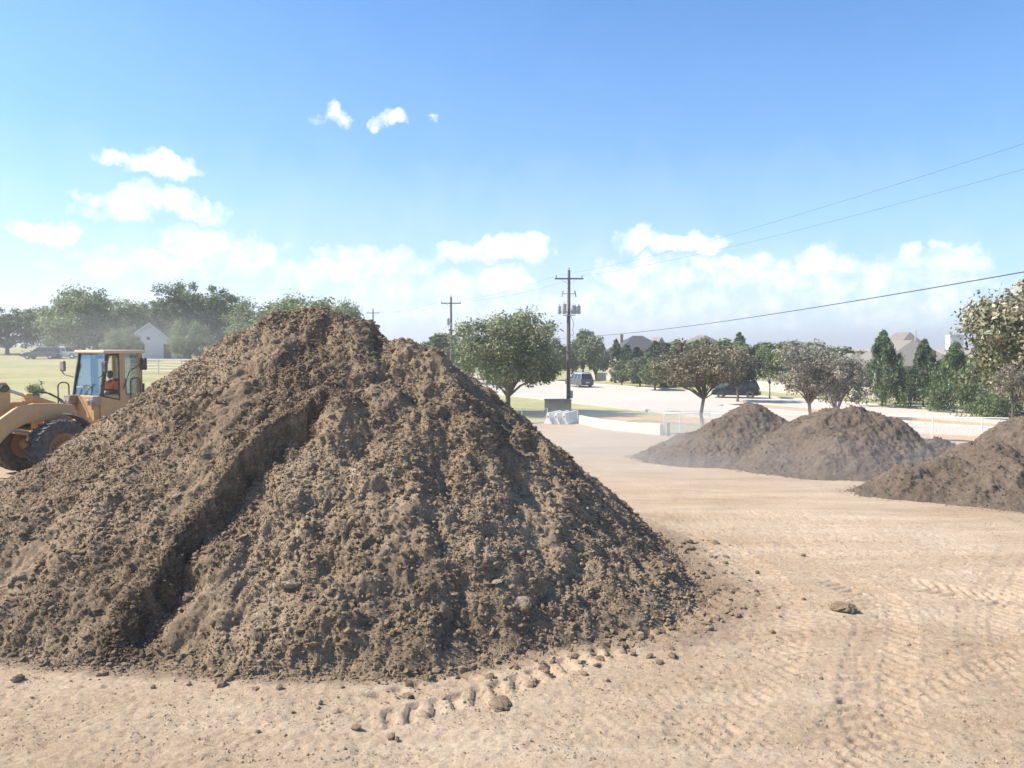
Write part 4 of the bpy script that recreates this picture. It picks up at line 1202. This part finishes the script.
# ------------------------------------------------------------------ wheel loader
FH = Vector((-.52, -.854, 0))
axc = Vector((-12.85, 22.05, 0)) + Vector((-.854, .52, 0)) * 1.03
LZ = Tz(axc.x, axc.y)
ld = empty('wheel_loader', (axc.x, axc.y, LZ), math.atan2(FH.y, FH.x), 'dusty orange-yellow wheel loader with a glazed cab behind the big pile', 'wheel loader')
PT, BK = M['paint'], M['blacksteel']
def loader_wheel(c, side):
    r, w = .83, .60
    wr = bpy.data.objects.new('wheel', None); COL.objects.link(wr); wr.parent = ld; wr.location = c; wr.empty_display_size = .1
    m = MB().lathe([(r * .50, -w * .40), (r * .56, -w * .46), (r * .72, -w * .52), (r * .88, -w * .50), (r * .945, -w * .42), (r * .955, 0), (r * .945, w * .42), (r * .88, w * .50), (r * .72, w * .52), (r * .56, w * .46), (r * .50, w * .40), (r * .50, -w * .40)], 56, 'y')
    nl = 26
    for k in range(nl):
        for s in (-1, 1):
            a = 2 * math.pi * (k + (.5 if s > 0 else 0)) / nl
            Mx = Matrix.Rotation(a, 4, 'Y')
            da = .12
            def pt(rr, yy, aa): return Mx @ (Matrix.Rotation(aa, 4, 'Y') @ Vector((0, yy, rr)))
            y0, y1 = s * .02, s * w * .49
            m.hexa([pt(r * .93, y0, da), pt(r * .93, y0, da + .085), pt(r * .86, y1, .0 + .10), pt(r * .86, y1, 0),
                    pt(r * 1.0, y0, da + .01), pt(r * 1.0, y0, da + .075), pt(r * .985, y1, .09), pt(r * .985, y1, .01)])
    m.build('tyre', M['rubber'], wr, smooth=True)
    q = side
    m = MB().lathe([(.001, q * w * .10), (r * .15, q * w * .10), (r * .17, q * w * .20), (r * .2, q * w * .2), (r * .24, q * w * .10), (r * .34, q * w * .12), (r * .42, q * w * .30), (r * .50, q * w * .40), (r * .53, q * w * .43), (r * .51, q * w * .30), (r * .51, -q * w * .40), (r * .3, -q * w * .3), (.001, -q * w * .3)], 36, 'y')
    rim = m.build('rim', M['rim'], wr, smooth=True)
    m = MB()
    for k in range(12):
        a = k * math.pi / 6
        m.tube([(r * .285 * math.cos(a), q * w * .10, r * .285 * math.sin(a)), (r * .285 * math.cos(a), q * w * .15, r * .285 * math.sin(a))], .022, 6)
    m.build('wheel_nuts', BK, rim)
for x_ in (0, -3.45):
    for s in (1, -1): loader_wheel((x_, s * 1.03, .83), s)
m = MB()   # front frame with loader tower, axle
m.box((-.95, -.36, .62), (.2, .36, 1.18)); m.box((-.75, -.40, 1.18), (.05, -.28, 1.95)); m.box((-.75, .28, 1.18), (.05, .40, 1.95))
m.tube([(0, -1.0, .83), (0, 1.0, .83)], .17, 12)
m.box((-.6, -.28, 1.5), (-.4, .28, 1.9))
m.build('front_frame', PT, ld, bevel=.02)
m = MB(); m.box((-4.25, -.45, .62), (-1.15, .45, 1.3)); m.tube([(-3.45, -1.0, .83), (-3.45, 1.0, .83)], .17, 12); m.tube([(-1.05, 0, .55), (-1.05, 0, 1.5)], .13, 12)
m.build('rear_frame', PT, ld, bevel=.02)
# fenders over the front wheels
for s in (1, -1):
    m = MB(); pts = []
    y0, y1 = s * .74, s * 1.36
    R0 = .97
    arc = [(R0 * math.cos(a), .83 + R0 * math.sin(a)) for a in [R(d) for d in range(66, 176, 10)]]
    for i in range(len(arc) - 1):
        (xa, za), (xb, zb_) = arc[i], arc[i + 1]
        m.hexa([(xa, y0, za), (xa, y1, za), (xb, y1, zb_), (xb, y0, zb_), (xa, y0, za + .03), (xa, y1, za + .03), (xb - .03, y1, zb_ + .02), (xb - .03, y0, zb_ + .02)])
    if s > 0: m = MB()
    for d0, d1 in (((100, 170),) if s > 0 else ((70, 175),)):
        m = MB(); arc = [(R0 * math.cos(R(d)), .83 + R0 * math.sin(R(d))) for d in range(d0, d1 + 1, 10)]
        for i in range(len(arc) - 1):
            (xa, za), (xb, zb_) = arc[i], arc[i + 1]
            m.hexa([(xa, y0, za), (xa, y1, za), (xb, y1, zb_), (xb, y0, zb_), (xa, y0, za + .035), (xa, y1, za + .035), (xb - .03, y1, zb_ + .025), (xb - .03, y0, zb_ + .025)])
    m.build('fender', PT if s < 0 else M['greysteel'], ld)
# lift arms
arm = [(-.72, 1.60), (-.78, 1.80), (-.62, 2.02), (-.2, 2.08), (.45, 2.12), (.9, 2.05), (1.35, 1.75), (1.8, 1.2), (2.2, .62), (2.2, .38), (2.02, .35), (1.7, .6), (1.4, 1.05), (1.05, 1.40), (.7, 1.56), (.2, 1.60), (-.3, 1.55)]
for s in (1, -1):
    MB().prism(arm, s * .56 - .07, s * .56 + .07).build('lift_arm', PT, ld, bevel=.025)
m = MB(); m.tube([(1.0, -.5, 1.6), (1.0, .5, 1.6)], .13, 16); m.build('cross_tube', PT, ld, smooth=True)
lev = [(.75, 1.5), (.82, 2.1), (.80, 2.55), (.92, 2.72), (1.1, 2.72), (1.22, 2.55), (1.3, 2.1), (1.55, 1.3), (1.5, .95), (1.2, 1.0)]
MB().prism(lev, -.11, .11).build('bell_crank', PT, ld, bevel=.03)
MB().tube([(1.0, -.2, 2.55), (1.0, .2, 2.55)], .11, 16).build('pin', BK, ld, smooth=True)
m = MB().tube([(.98, 0, 2.55), (.3, 0, 2.28)], .045, 12); m.build('tilt_rod', M['steel'], ld, smooth=True)
MB().tube([(.34, 0, 2.295), (-.5, 0, 1.95)], .10, 14).build('tilt_cylinder', PT, ld, smooth=True)
MB().box((.2, -.15, 2.12), (.42, .15, 2.38)).build('cylinder_mount', PT, ld, bevel=.04)
for s in (1, -1):
    MB().tube([(-.45, s * .34, 1.05), (.5, s * .42, 1.28)], .075, 12).build('lift_cylinder', PT, ld, smooth=True)
    MB().tube([(.5, s * .42, 1.28), (1.2, s * .46, 1.45)], .04, 10).build('lift_rod', M['steel'], ld, smooth=True)
for k, (a, b) in enumerate((((.3, .12, 2.3), (-.6, .3, 2.0)), ((.3, -.12, 2.3), (-.6, .1, 2.05)))):
    a, b = Vector(a), Vector(b); mid = a.lerp(b, .55) + Vector((0, 0, .22))
    MB().tube([a, a.lerp(mid, .5) + Vector((0, 0, .06)), mid, mid.lerp(b, .6) + Vector((-.05, 0, .02)), b], .022, 6).build('hose', BK, ld, smooth=True)
for s in (1, -1):   # small fittings between arm and wheel
    MB().box((-.1, s * .66, 1.20), (.7, s * .66 + .1 * s, 1.32)).build('side_plate', M['greysteel'], ld)
    MB().tube([(-.2, s * .7, 1.25), (-.3, s * .7, 1.5), (-.25, s * .7, 1.62)], .03, 6).build('hose', BK, ld)
# bucket
bp = [(2.1, .12), (3.35, .05), (3.38, .09), (2.35, .28), (2.18, .62), (2.3, 1.05), (2.62, 1.32), (2.6, 1.37), (2.2, 1.12), (2.05, .62)]
bk = MB().prism(bp, -1.32, 1.32).build('bucket', M['greysteel'], ld, bevel=.01)
m = MB()
for s in (-1, 1): m.prism([(2.08, .12), (3.3, .07), (2.9, .7), (2.62, 1.35), (2.2, 1.1)], s * 1.32, s * 1.35)
m.build('bucket_side', M['greysteel'], ld)
# cab
CX0, CX1 = -2.75, -1.40       # rear / front at sill
TB = .22                     # windscreen rake
CW = .74
cab = bpy.data.objects.new('cab', None); COL.objects.link(cab); cab.parent = ld; cab.empty_display_size = .1
zs, zr = 2.22, 3.50
m = MB(); m.prism([(CX0 - .02, 1.25), (CX1 - .2, 1.25), (CX1, 1.55), (CX1 + .02, zs), (CX0 - .02, zs)], -CW, CW)
m.build('lower_body', PT, cab, bevel=.03)
m = MB(); m.box((CX0 - .12, -CW - .06, zr), (CX1 - TB + .12, CW + .06, zr + .10)); m.build('cab_roof', M['paint_clean'], cab, bevel=.035)
def pillar(a, b, w, mat, nm='pillar'):
    return MB().tube([a, b], w, 4).build(nm, mat, cab)
for s in (1, -1):
    MB().hexa([(CX1 - .05, s * CW - s * .05, zs), (CX1 + .02, s * CW - s * .05, zs), (CX1 + .02, s * CW, zs), (CX1 - .05, s * CW, zs),
               (CX1 - TB - .05, s * CW - s * .05, zr), (CX1 - TB + .02, s * CW - s * .05, zr), (CX1 - TB + .02, s * CW, zr), (CX1 - TB - .05, s * CW, zr)]).build('pillar', BK, cab)
    MB().box((-2.20, min(s * (CW - .06), s * CW), zs - .3), (-2.02, max(s * (CW - .06), s * (CW + .003)), zr)).build('pillar', PT, cab)
    MB().box((CX0 - .02, min(s * (CW - .1), s * CW), zs), (CX0 + .10, max(s * (CW - .1), s * (CW + .003)), zr)).build('pillar', PT, cab)
    # door glass in a black frame, rear quarter glass
    MB().hexa([(-2.02, s * (CW - .03), zs - .16), (CX1 - .05, s * (CW - .03), zs - .02), (CX1 - .05, s * (CW - .02), zs - .02), (-2.02, s * (CW - .02), zs - .16),
               (-2.02, s * (CW - .03), zr - .02), (CX1 - TB - .05, s * (CW - .03), zr - .02), (CX1 - TB - .05, s * (CW - .02), zr - .02), (-2.02, s * (CW - .02), zr - .02)]).build('door_glass', M['glass'], cab)
    fm = MB()
    for a, b in (((-2.005, zs - .16), (-2.005, zr - .02)), ((CX1 - .07, zs), (CX1 - TB - .07, zr - .02)), ((-2.005, zs - .14), (CX1 - .07, zs)), ((-2.005, zr - .035), (CX1 - TB - .07, zr - .035))):
        fm.tube([(a[0], s * (CW - .01), a[1]), (b[0], s * (CW - .01), b[1])], .032, 4)
    fm.build('door_frame', BK, cab)
    MB().box((-2.62, min(s * (CW - .03), s * (CW - .02)), zs + .02), (-2.20, max(s * (CW - .03), s * (CW - .02)), zr - .05)).build('quarter_glass', M['glass'], cab)
MB().hexa([(CX1 - .02, -CW + .05, zs), (CX1 - .01, -CW + .05, zs), (CX1 - .01, CW - .05, zs), (CX1 - .02, CW - .05, zs), (CX1 - TB - .02, -CW + .05, zr), (CX1 - TB - .01, -CW + .05, zr), (CX1 - TB - .01, CW - .05, zr), (CX1 - TB - .02, CW - .05, zr)]).build('windscreen', M['glass'], cab)
MB().box((CX0 - .01, -CW + .1, zs), (CX0, CW - .1, zr - .05)).build('rear_glass', M['glass'], cab)
MB().tube([(CX1 + .01, -.1, zs + .02), (CX1 - .06, .32, zs + .36)], .012, 6).build('wiper', BK, cab)
MB().box((CX1 - .25, .1, zr - .16), (CX1 - .33, .38, zr - .04)).build('sun_visor', BK, cab)
m = MB(); m.box((-2.45, -.26, 1.95), (-1.95, .26, 2.1)); m.box((-2.56, -.26, 2.05), (-2.44, .26, 2.7)); m.build('driver_seat', M['seat'], cab, bevel=.04)
m = MB().tube([(CX1 - .12, 0, 1.9), (CX1 - .34, 0, 2.42)], .05, 8); m.build('steering_column', M['seat'], cab)
th = [Vector((.18 * math.cos(a), .18 * math.sin(a), 0)) for a in [k * math.pi / 10 for k in range(21)]]
RM = Matrix.Translation((CX1 - .36, 0, 2.46)) @ Matrix.Rotation(R(-35), 4, 'Y')
MB().tube([RM @ t_ for t_ in th], .016, 6).build('steering_wheel', M['seat'], cab, smooth=True)
m = MB().box((CX1 - .2, -CW + .1, 2.2), (CX1 - .05, -.25, 2.5)); m.build('dashboard', M['galv'], cab, bevel=.03)
# hood and counterweight
m = MB(); m.prism([(-2.78, 1.3), (-2.78, 2.15), (-4.0, 2.05), (-4.6, 1.85), (-4.7, 1.3)], -.62, .62); m.build('hood', PT, ld, bevel=.06)
m = MB(); m.prism([(-4.2, .7), (-4.2, 1.5), (-5.0, 1.5), (-5.0, .85), (-4.8, .7)], -1.15, 1.15); m.build('counterweight', PT, ld, bevel=.06)
MB().tube([(-3.4, -.2, 2.0), (-3.4, -.2, 2.5)], .06, 10).build('exhaust_stack', BK, ld, smooth=True)
for s in (1, -1):
    R0 = .98; m = MB(); arc = [(-3.45 + R0 * math.cos(R(d)), .83 + R0 * math.sin(R(d))) for d in range(15, 166, 15)]
    for i in range(len(arc) - 1):
        (xa, za), (xb, zb_) = arc[i], arc[i + 1]
        m.hexa([(xa, s * .6, za), (xa, s * 1.36, za), (xb, s * 1.36, zb_), (xb, s * .6, zb_), (xa, s * .6, za + .04), (xa, s * 1.36, za + .04), (xb, s * 1.36, zb_ + .04), (xb, s * .6, zb_ + .04)])
    m.build('fender', PT, ld)
# lights on stalks, handrails, steps, mirrors
for s in (1, -1):
    hl = MB().box((CX1 + .02, s * .62 - .17, 1.95), (CX1 + .26, s * .62 + .17, 2.22)).build('headlight', M['greysteel'], ld, bevel=.02)
    for q in (-.08, .08):
        MB().tube([(CX1 + .26, s * .62 + q, 2.085), (CX1 + .285, s * .62 + q, 2.085)], .065, 12).build('lamp', M['chrome'], hl)
    MB().box((CX1 - .02, s * .62 - .06, 1.5), (CX1 + .18, s * .62 + .06, 1.95)).build('headlight_bracket', PT, ld)
    yb = s * .95
    MB().tube([(CX1 + .0, s * (CW - .08), zs + .55), (CX1 + .1, s * 1.0, zs + .42 + .2), (CX1 + .12, s * 1.12, zs + .75)], .018, 6).build('mirror_arm', BK, ld)
    mr = MB().box((CX1 + .04, s * 1.12 - .11, zs + .72), (CX1 + .12, s * 1.12 + .11, zs + 1.05)).build('mirror', M['greysteel'] if s < 0 else BK, ld, bevel=.03)
    MB().box((CX1 + .03, s * 1.12 - .09, zs + .74), (CX1 + .038, s * 1.12 + .09, zs + 1.03)).build('mirror_glass', M['chrome'], mr)
def bow(x0, x1, y, z0, z1, nm='handrail', r=.02, par=None):
    pts = [(x0, y, z0), (x0, y, z1 - .12)] + [((x0 + x1) / 2 + (x0 - x1) / 2 * math.cos(a), y, z1 - .12 + .12 * math.sin(a)) for a in [k * math.pi / 8 for k in range(9)]] + [(x1, y, z1 - .12), (x1, y, z0)]
    MB().tube(pts, r, 6).build(nm, BK, par or ld, smooth=True)
bow(CX1 + .15, CX1 + .48, -.68, 1.9, 2.62)
bow(-2.66, -2.34, .80, 2.1, 2.74)
MB().tube([(-2.1, .79, 2.4), (-2.3, .82, 2.95), (-2.62, .84, 3.15)], .015, 6).build('mirror_arm', BK, ld)
mr = MB().box((-2.72, .84, 2.98), (-2.62, 1.1, 3.36)).build('mirror', BK, ld, bevel=.03)
MB().tube([(-2.72, .8, 2.2), (-2.72, .8, 3.45)], .012, 6).build('handrail', BK, ld)
m = MB(); 
for k in range(3): m.box((-2.15, .78, .6 + k * .33), (-1.65, 1.0, .64 + k * .33))
m.box((-2.17, .8, .55), (-2.13, .84, 1.35)); m.box((-1.67, .8, .55), (-1.63, .84, 1.35)); m.build('steps', BK, ld)

# driver, seated in the cab, its own thing
def skinned(name, V, E, rad, mat, parent, sub=2, root=0):
    me = bpy.data.meshes.new(name); me.from_pydata(V, E, []); me.materials.append(mat)
    o = link(name, me, parent)
    sk = o.modifiers.new('skin', 'SKIN'); sk.use_smooth_shade = True
    for i, r_ in enumerate(rad): me.skin_vertices[0].data[i].radius = r_ if hasattr(r_, '__len__') else (r_, r_)
    for i in range(len(V)): me.skin_vertices[0].data[i].use_root = (i == root)
    sb = o.modifiers.new('sub', 'SUBSURF'); sb.levels = sb.render_levels = sub
    return o
MW = ld.matrix_world
ld_rot = math.atan2(FH.y, FH.x)
seatp = Vector((axc.x, axc.y, LZ)) + Matrix.Rotation(ld_rot, 3, 'Z') @ Vector((-2.12, .12, 2.08))
dr = empty('person', seatp, ld_rot + R(22), 'driver in an orange vest and blue jeans seated in the loader cab', 'person')
# vertices: 0 pelvis 1 waist 2 chest 3 neckbase 4 neck 5 head ; arms ; legs
Vb = [(0, 0, .10), (.0, 0, .25), (.0, 0, .45), (.0, 0, .55), (.01, 0, .62),
      (0, .20, .50), (.12, .26, .26), (.36, .17, .30), (.43, .14, .31),
      (0, -.20, .50), (.12, -.26, .26), (.36, -.17, .30), (.43, -.14, .31),
      (.06, .10, .08), (.46, .14, .09), (.52, .13, -.33), (.66, .13, -.38),
      (.06, -.10, .08), (.46, -.14, .09), (.52, -.13, -.33), (.66, -.13, -.38)]
Eb = [(0, 1), (1, 2), (2, 3), (3, 4), (2, 5), (5, 6), (6, 7), (7, 8), (2, 9), (9, 10), (10, 11), (11, 12), (0, 13), (13, 14), (14, 15), (15, 16), (0, 17), (17, 18), (18, 19), (19, 20)]
rb = [(.15, .12), (.13, .11), (.16, .12), (.07, .07), (.055, .055), .06, .045, .034, .03, .06, .045, .034, .03, .085, .062, .045, .04, .085, .062, .045, .04]
body = skinned('body', Vb, Eb, rb, M['skin'], dr)
Vs = [Vb[i] for i in (0, 1, 2, 3, 5, 6, 9, 10)]
skinned('vest', Vs, [(0, 1), (1, 2), (2, 3), (2, 4), (4, 5), (2, 6), (6, 7)], [(.165, .135), (.155, .13), (.19, .145), (.085, .085), .08, .062, .08, .062], M['vest'], dr)
Vt = [Vb[i] for i in (0, 13, 14, 15, 17, 18, 19)]
skinned('jeans', Vt, [(0, 1), (1, 2), (2, 3), (0, 4), (4, 5), (5, 6)], [(.16, .13), .10, .076, .058, .10, .076, .058], M['jeans'], dr)
def headmesh():
    bm = bmesh.new(); bmesh.ops.create_uvsphere(bm, u_segments=24, v_segments=18, radius=1)
    for v in bm.verts:
        x_, y_, z_ = v.co
        v.co = Vector((x_ * .098 + (.012 if x_ > 0 and z_ < 0 else 0), y_ * (.076 - (.016 * max(0, -z_))), z_ * .125))
        if x_ > .85 and -.35 < z_ < .1 and abs(y_) < .2: v.co.x += .02
    me = bpy.data.meshes.new('head'); bm.to_mesh(me); bm.free(); me.materials.append(M['skin'])
    for p in me.polygons: p.use_smooth = True
    return me
link('head', headmesh(), dr, (.03, 0, .75))
bm = bmesh.new(); bmesh.ops.create_uvsphere(bm, u_segments=20, v_segments=14, radius=1)
bmesh.ops.delete(bm, geom=[v for v in bm.verts if v.co.z < -.15 or (v.co.x > .55 and v.co.z < .35)], context='VERTS')
for v in bm.verts: v.co = Vector((v.co.x * .108, v.co.y * .086, v.co.z * .135))
me = bpy.data.meshes.new('hair'); bm.to_mesh(me); bm.free(); me.materials.append(M['hair'])
link('hair', me, dr, (.026, 0, .757))
for s in (1, -1):   # hands: palm, four fingers, thumb closing on the wheel
    Vh = [(0, 0, 0), (.05, 0, .01), (.085, .028, .012), (.11, .03, -.004), (.115, .03, -.025), (.09, .009, .015), (.118, .01, -.002), (.122, .01, -.026), (.088, -.01, .014), (.115, -.01, -.002), (.118, -.01, -.025), (.082, -.028, .01), (.102, -.03, -.004), (.105, -.03, -.02), (.04, .03 * -s, -.012), (.065, .038 * -s, -.03)]
    Eh = [(0, 1), (1, 2), (2, 3), (3, 4), (1, 5), (5, 6), (6, 7), (1, 8), (8, 9), (9, 10), (1, 11), (11, 12), (12, 13), (0, 14), (14, 15)]
    hd = skinned('hand', Vh, Eh, [(.026, .02), (.034, .018)] + [.009] * 12 + [.012, .010], M['skin'], dr, 1)
    hd.location = (.43, .14 * s, .31)

# ------------------------------------------------------------------ sky, clouds, sun
world = bpy.data.worlds.new('World'); scn.world = world; world.use_nodes = True
nt = world.node_tree; bg = nt.nodes['Background']
SUN = Vector((-.97, .03, 0)).normalized(); EL = R(45)
az = math.atan2(SUN.x, SUN.y)
sky = N(nt, 'ShaderNodeTexSky', sky_type='NISHITA', sun_disc=False)
sky.sun_elevation = EL; sky.sun_rotation = az
sky.air_density = 1.0; sky.dust_density = 1.2; sky.ozone_density = 1.6; sky.altitude = 100
tc = N(nt, 'ShaderNodeTexCoord').outputs['Generated']
sep = N(nt, 'ShaderNodeSeparateXYZ'); nt.links.new(tc, sep.inputs[0])
AZ = math_(nt, 'ARCTAN2', sep.outputs[0], sep.outputs[1]); ELV = math_(nt, 'ARCSINE', sep.outputs[2])
# break up the cloud outlines
nz = N(nt, 'ShaderNodeTexNoise'); nt.links.new(tc, nz.inputs['Vector']); nz.inputs['Scale'].default_value = 17; nz.inputs['Detail'].default_value = 6; nz.inputs['Roughness'].default_value = .6
nsep = N(nt, 'ShaderNodeSeparateColor'); nt.links.new(nz.outputs['Color'], nsep.inputs[0])
AZw = math_(nt, 'ADD', AZ, math_(nt, 'MULTIPLY_ADD', nsep.outputs[0], .14, -.07))
ELw = math_(nt, 'ADD', ELV, math_(nt, 'MULTIPLY_ADD', nsep.outputs[1], .07, -.035))
CL = [(108, 156, 26, 8, .85), (156, 167, 36, 11, 1), (150, 203, 50, 12, 1), (115, 214, 34, 8, .7), (205, 208, 20, 7, .6), (398, 117, 18, 10, .9), (328, 118, 20, 8, .75), (46, 228, 28, 7, .8),
      (205, 240, 44, 14, .85), (140, 262, 70, 12, .5), (250, 258, 44, 12, .5), (330, 280, 60, 10, .5), (496, 249, 48, 13, .9), (390, 262, 56, 14, .75), (335, 272, 50, 13, .75), (490, 283, 52, 12, .8), (430, 290, 80, 16, .45),
      (670, 240, 48, 10, .95), (640, 236, 24, 8, .6), (632, 270, 40, 14, .85), (668, 285, 60, 14, .6), (752, 275, 44, 15, .75), (815, 260, 26, 14, .9), (795, 278, 40, 14, .6), (862, 268, 30, 12, .6), (916, 254, 18, 9, .8), (955, 264, 42, 12, .7), (840, 288, 24, 10, .6), (300, 310, 340, 20, .30), (800, 304, 300, 24, .36), (700, 262, 30, 9, .7), (560, 300, 60, 12, .5), (985, 290, 60, 14, .4), (905, 282, 40, 12, .5)]
acc = None
for px, py, rx, ry, w in CL:
    d = ray(px, py).normalized(); a0, e0 = math.atan2(d.x, d.y), math.asin(d.z)
    u = math_(nt, 'MULTIPLY_ADD', AZw, F / rx, -a0 * F / rx); v = math_(nt, 'MULTIPLY_ADD', ELw, F / ry, -e0 * F / ry)
    q = math_(nt, 'ADD', math_(nt, 'MULTIPLY', u, u), math_(nt, 'MULTIPLY', v, v))
    k = math_(nt, 'MULTIPLY', math_(nt, 'MAXIMUM', math_(nt, 'MULTIPLY_ADD', q, -.62, 1), 0), w)
    acc = k if acc is None else math_(nt, 'MAXIMUM', acc, k)
# other clouds all round, so the sky holds from other angles
n2 = N(nt, 'ShaderNodeTexNoise'); nt.links.new(tc, n2.inputs['Vector']); n2.inputs['Scale'].default_value = 36; n2.inputs['Detail'].default_value = 7; n2.inputs['Roughness'].default_value = .62
texd = math_(nt, 'MULTIPLY_ADD', n2.outputs['Fac'], 2.2, -1.1)
dens = math_(nt, 'ADD', acc, math_(nt, 'MULTIPLY', texd, math_(nt, 'MINIMUM', math_(nt, 'MULTIPLY', acc, 3.0), .9)))
cl = ramp(nt, [(.08, (0,) * 3), (.36, (.34,) * 3), (.85, (.92,) * 3)], dens).outputs[0]
# thin veil of high cloud and haze low over the horizon
veil = ramp(nt, [(0, (.9,) * 3), (.06, (.74,) * 3), (.13, (.40,) * 3), (.24, (.14,) * 3), (.42, (.03,) * 3)], math_(nt, 'ADD', ELV, math_(nt, 'MULTIPLY_ADD', nz.outputs['Fac'], .10, -.05))).outputs[0]
left = ramp(nt, [(0, (1.2,) * 3), (.5, (1,) * 3), (1, (.8,) * 3)], math_(nt, 'MULTIPLY_ADD', AZ, .8, .5, True)).outputs[0]
veil = math_(nt, 'MULTIPLY', veil, left, clamp=True)
skyc = mixc(nt, 1, sky.outputs[0], (.62, 1.10, 1.52), 'MULTIPLY')
withveil = mixc(nt, math_(nt, 'MULTIPLY', veil, .85), skyc, (6.9, 7.5, 8.5))
shade = ramp(nt, [(.35, (.86, .89, .95)), (.62, (1, 1, 1))], n2.outputs['Fac']).outputs[0]
cc = mixc(nt, 1, (8.6, 8.7, 8.9), shade, 'MULTIPLY')
final = mixc(nt, cl, withveil, cc)
nt.links.new(final, bg.inputs[0]); bg.inputs[1].default_value = .085

sd_ = bpy.data.lights.new('sun', 'SUN'); sd_.energy = 4.8; sd_.angle = R(.6); sd_.color = (1, .91, .79)
so = bpy.data.objects.new('sun', sd_); COL.objects.link(so)
dv = Vector((SUN.x * math.cos(EL), SUN.y * math.cos(EL), math.sin(EL)))
so.rotation_euler = dv.to_track_quat('Z', 'Y').to_euler(); so.location = dv * 60

# ------------------------------------------------------------------ dusty air
hm, hnt, hb = newmat('dusty_air')
hnt.nodes.remove(hb)
pv = N(hnt, 'ShaderNodeVolumePrincipled'); pv.inputs['Density'].default_value = HAZE; pv.inputs['Color'].default_value = (1, .98, .95, 1); pv.inputs['Anisotropy'].default_value = .25
hnt.links.new(pv.outputs[0], hnt.nodes['Material Output'].inputs['Volume'])
hz = MB().box((-1520, -420, -5), (1520, 2660, 26)).build('haze', hm)
tag(hz, kind='stuff')
for nm, c_, rr, dn, lab in (('dust_cloud', (8, 27, -.5), (14, 12, 2.1), .15, 0), ('dust_cloud', (-44, 84, 3.5), (30, 16, 6), .014, 1)):
    dm, dnt, db = newmat('drifting_dust'); dnt.nodes.remove(db)
    v_ = N(dnt, 'ShaderNodeVolumePrincipled'); v_.inputs['Color'].default_value = (.98, .92, .83, 1)
    g_ = N(dnt, 'ShaderNodeTexCoord').outputs['Object']
    ln = N(dnt, 'ShaderNodeVectorMath', operation='LENGTH'); dnt.links.new(g_, ln.inputs[0])
    fall = math_(dnt, 'MAXIMUM', math_(dnt, 'MULTIPLY_ADD', ln.outputs['Value'], -1.0, .95), 0)
    nn = ramp(dnt, [(.35, (.1,) * 3), (.65, (1,) * 3)], noise(dnt, g_, 2.2, 3)).outputs[0]
    dnt.links.new(math_(dnt, 'MULTIPLY', math_(dnt, 'MULTIPLY', fall, nn), dn * 1.6), v_.inputs['Density'])
    dnt.links.new(v_.outputs[0], dnt.nodes['Material Output'].inputs['Volume'])
    bm = bmesh.new(); bmesh.ops.create_icosphere(bm, subdivisions=3, radius=1)
    me = bpy.data.meshes.new(nm); bm.to_mesh(me); bm.free(); me.materials.append(dm)
    o = link(nm, me, None, c_); o.scale = rr; tag(o, kind='stuff')
scn.cycles.volume_bounces = 0
scn.cycles.volume_step_rate = 4
scn.cycles.volume_max_steps = 48

# ------------------------------------------------------------------ render settings
scn.view_settings.view_transform = 'Standard'; scn.view_settings.look = 'None'
scn.view_settings.gamma = 1; scn.view_settings.exposure = .85
scn.cycles.use_adaptive_sampling = True; scn.cycles.adaptive_threshold = .02
scn.cycles.max_bounces = 6; scn.cycles.diffuse_bounces = 2; scn.cycles.transparent_max_bounces = 12
scn.cycles.use_denoising = True
scn.cycles.denoiser = 'OPENIMAGEDENOISE'
scn.cycles.denoising_input_passes = 'RGB_ALBEDO_NORMAL'
scn.cycles.sample_clamp_indirect = 6
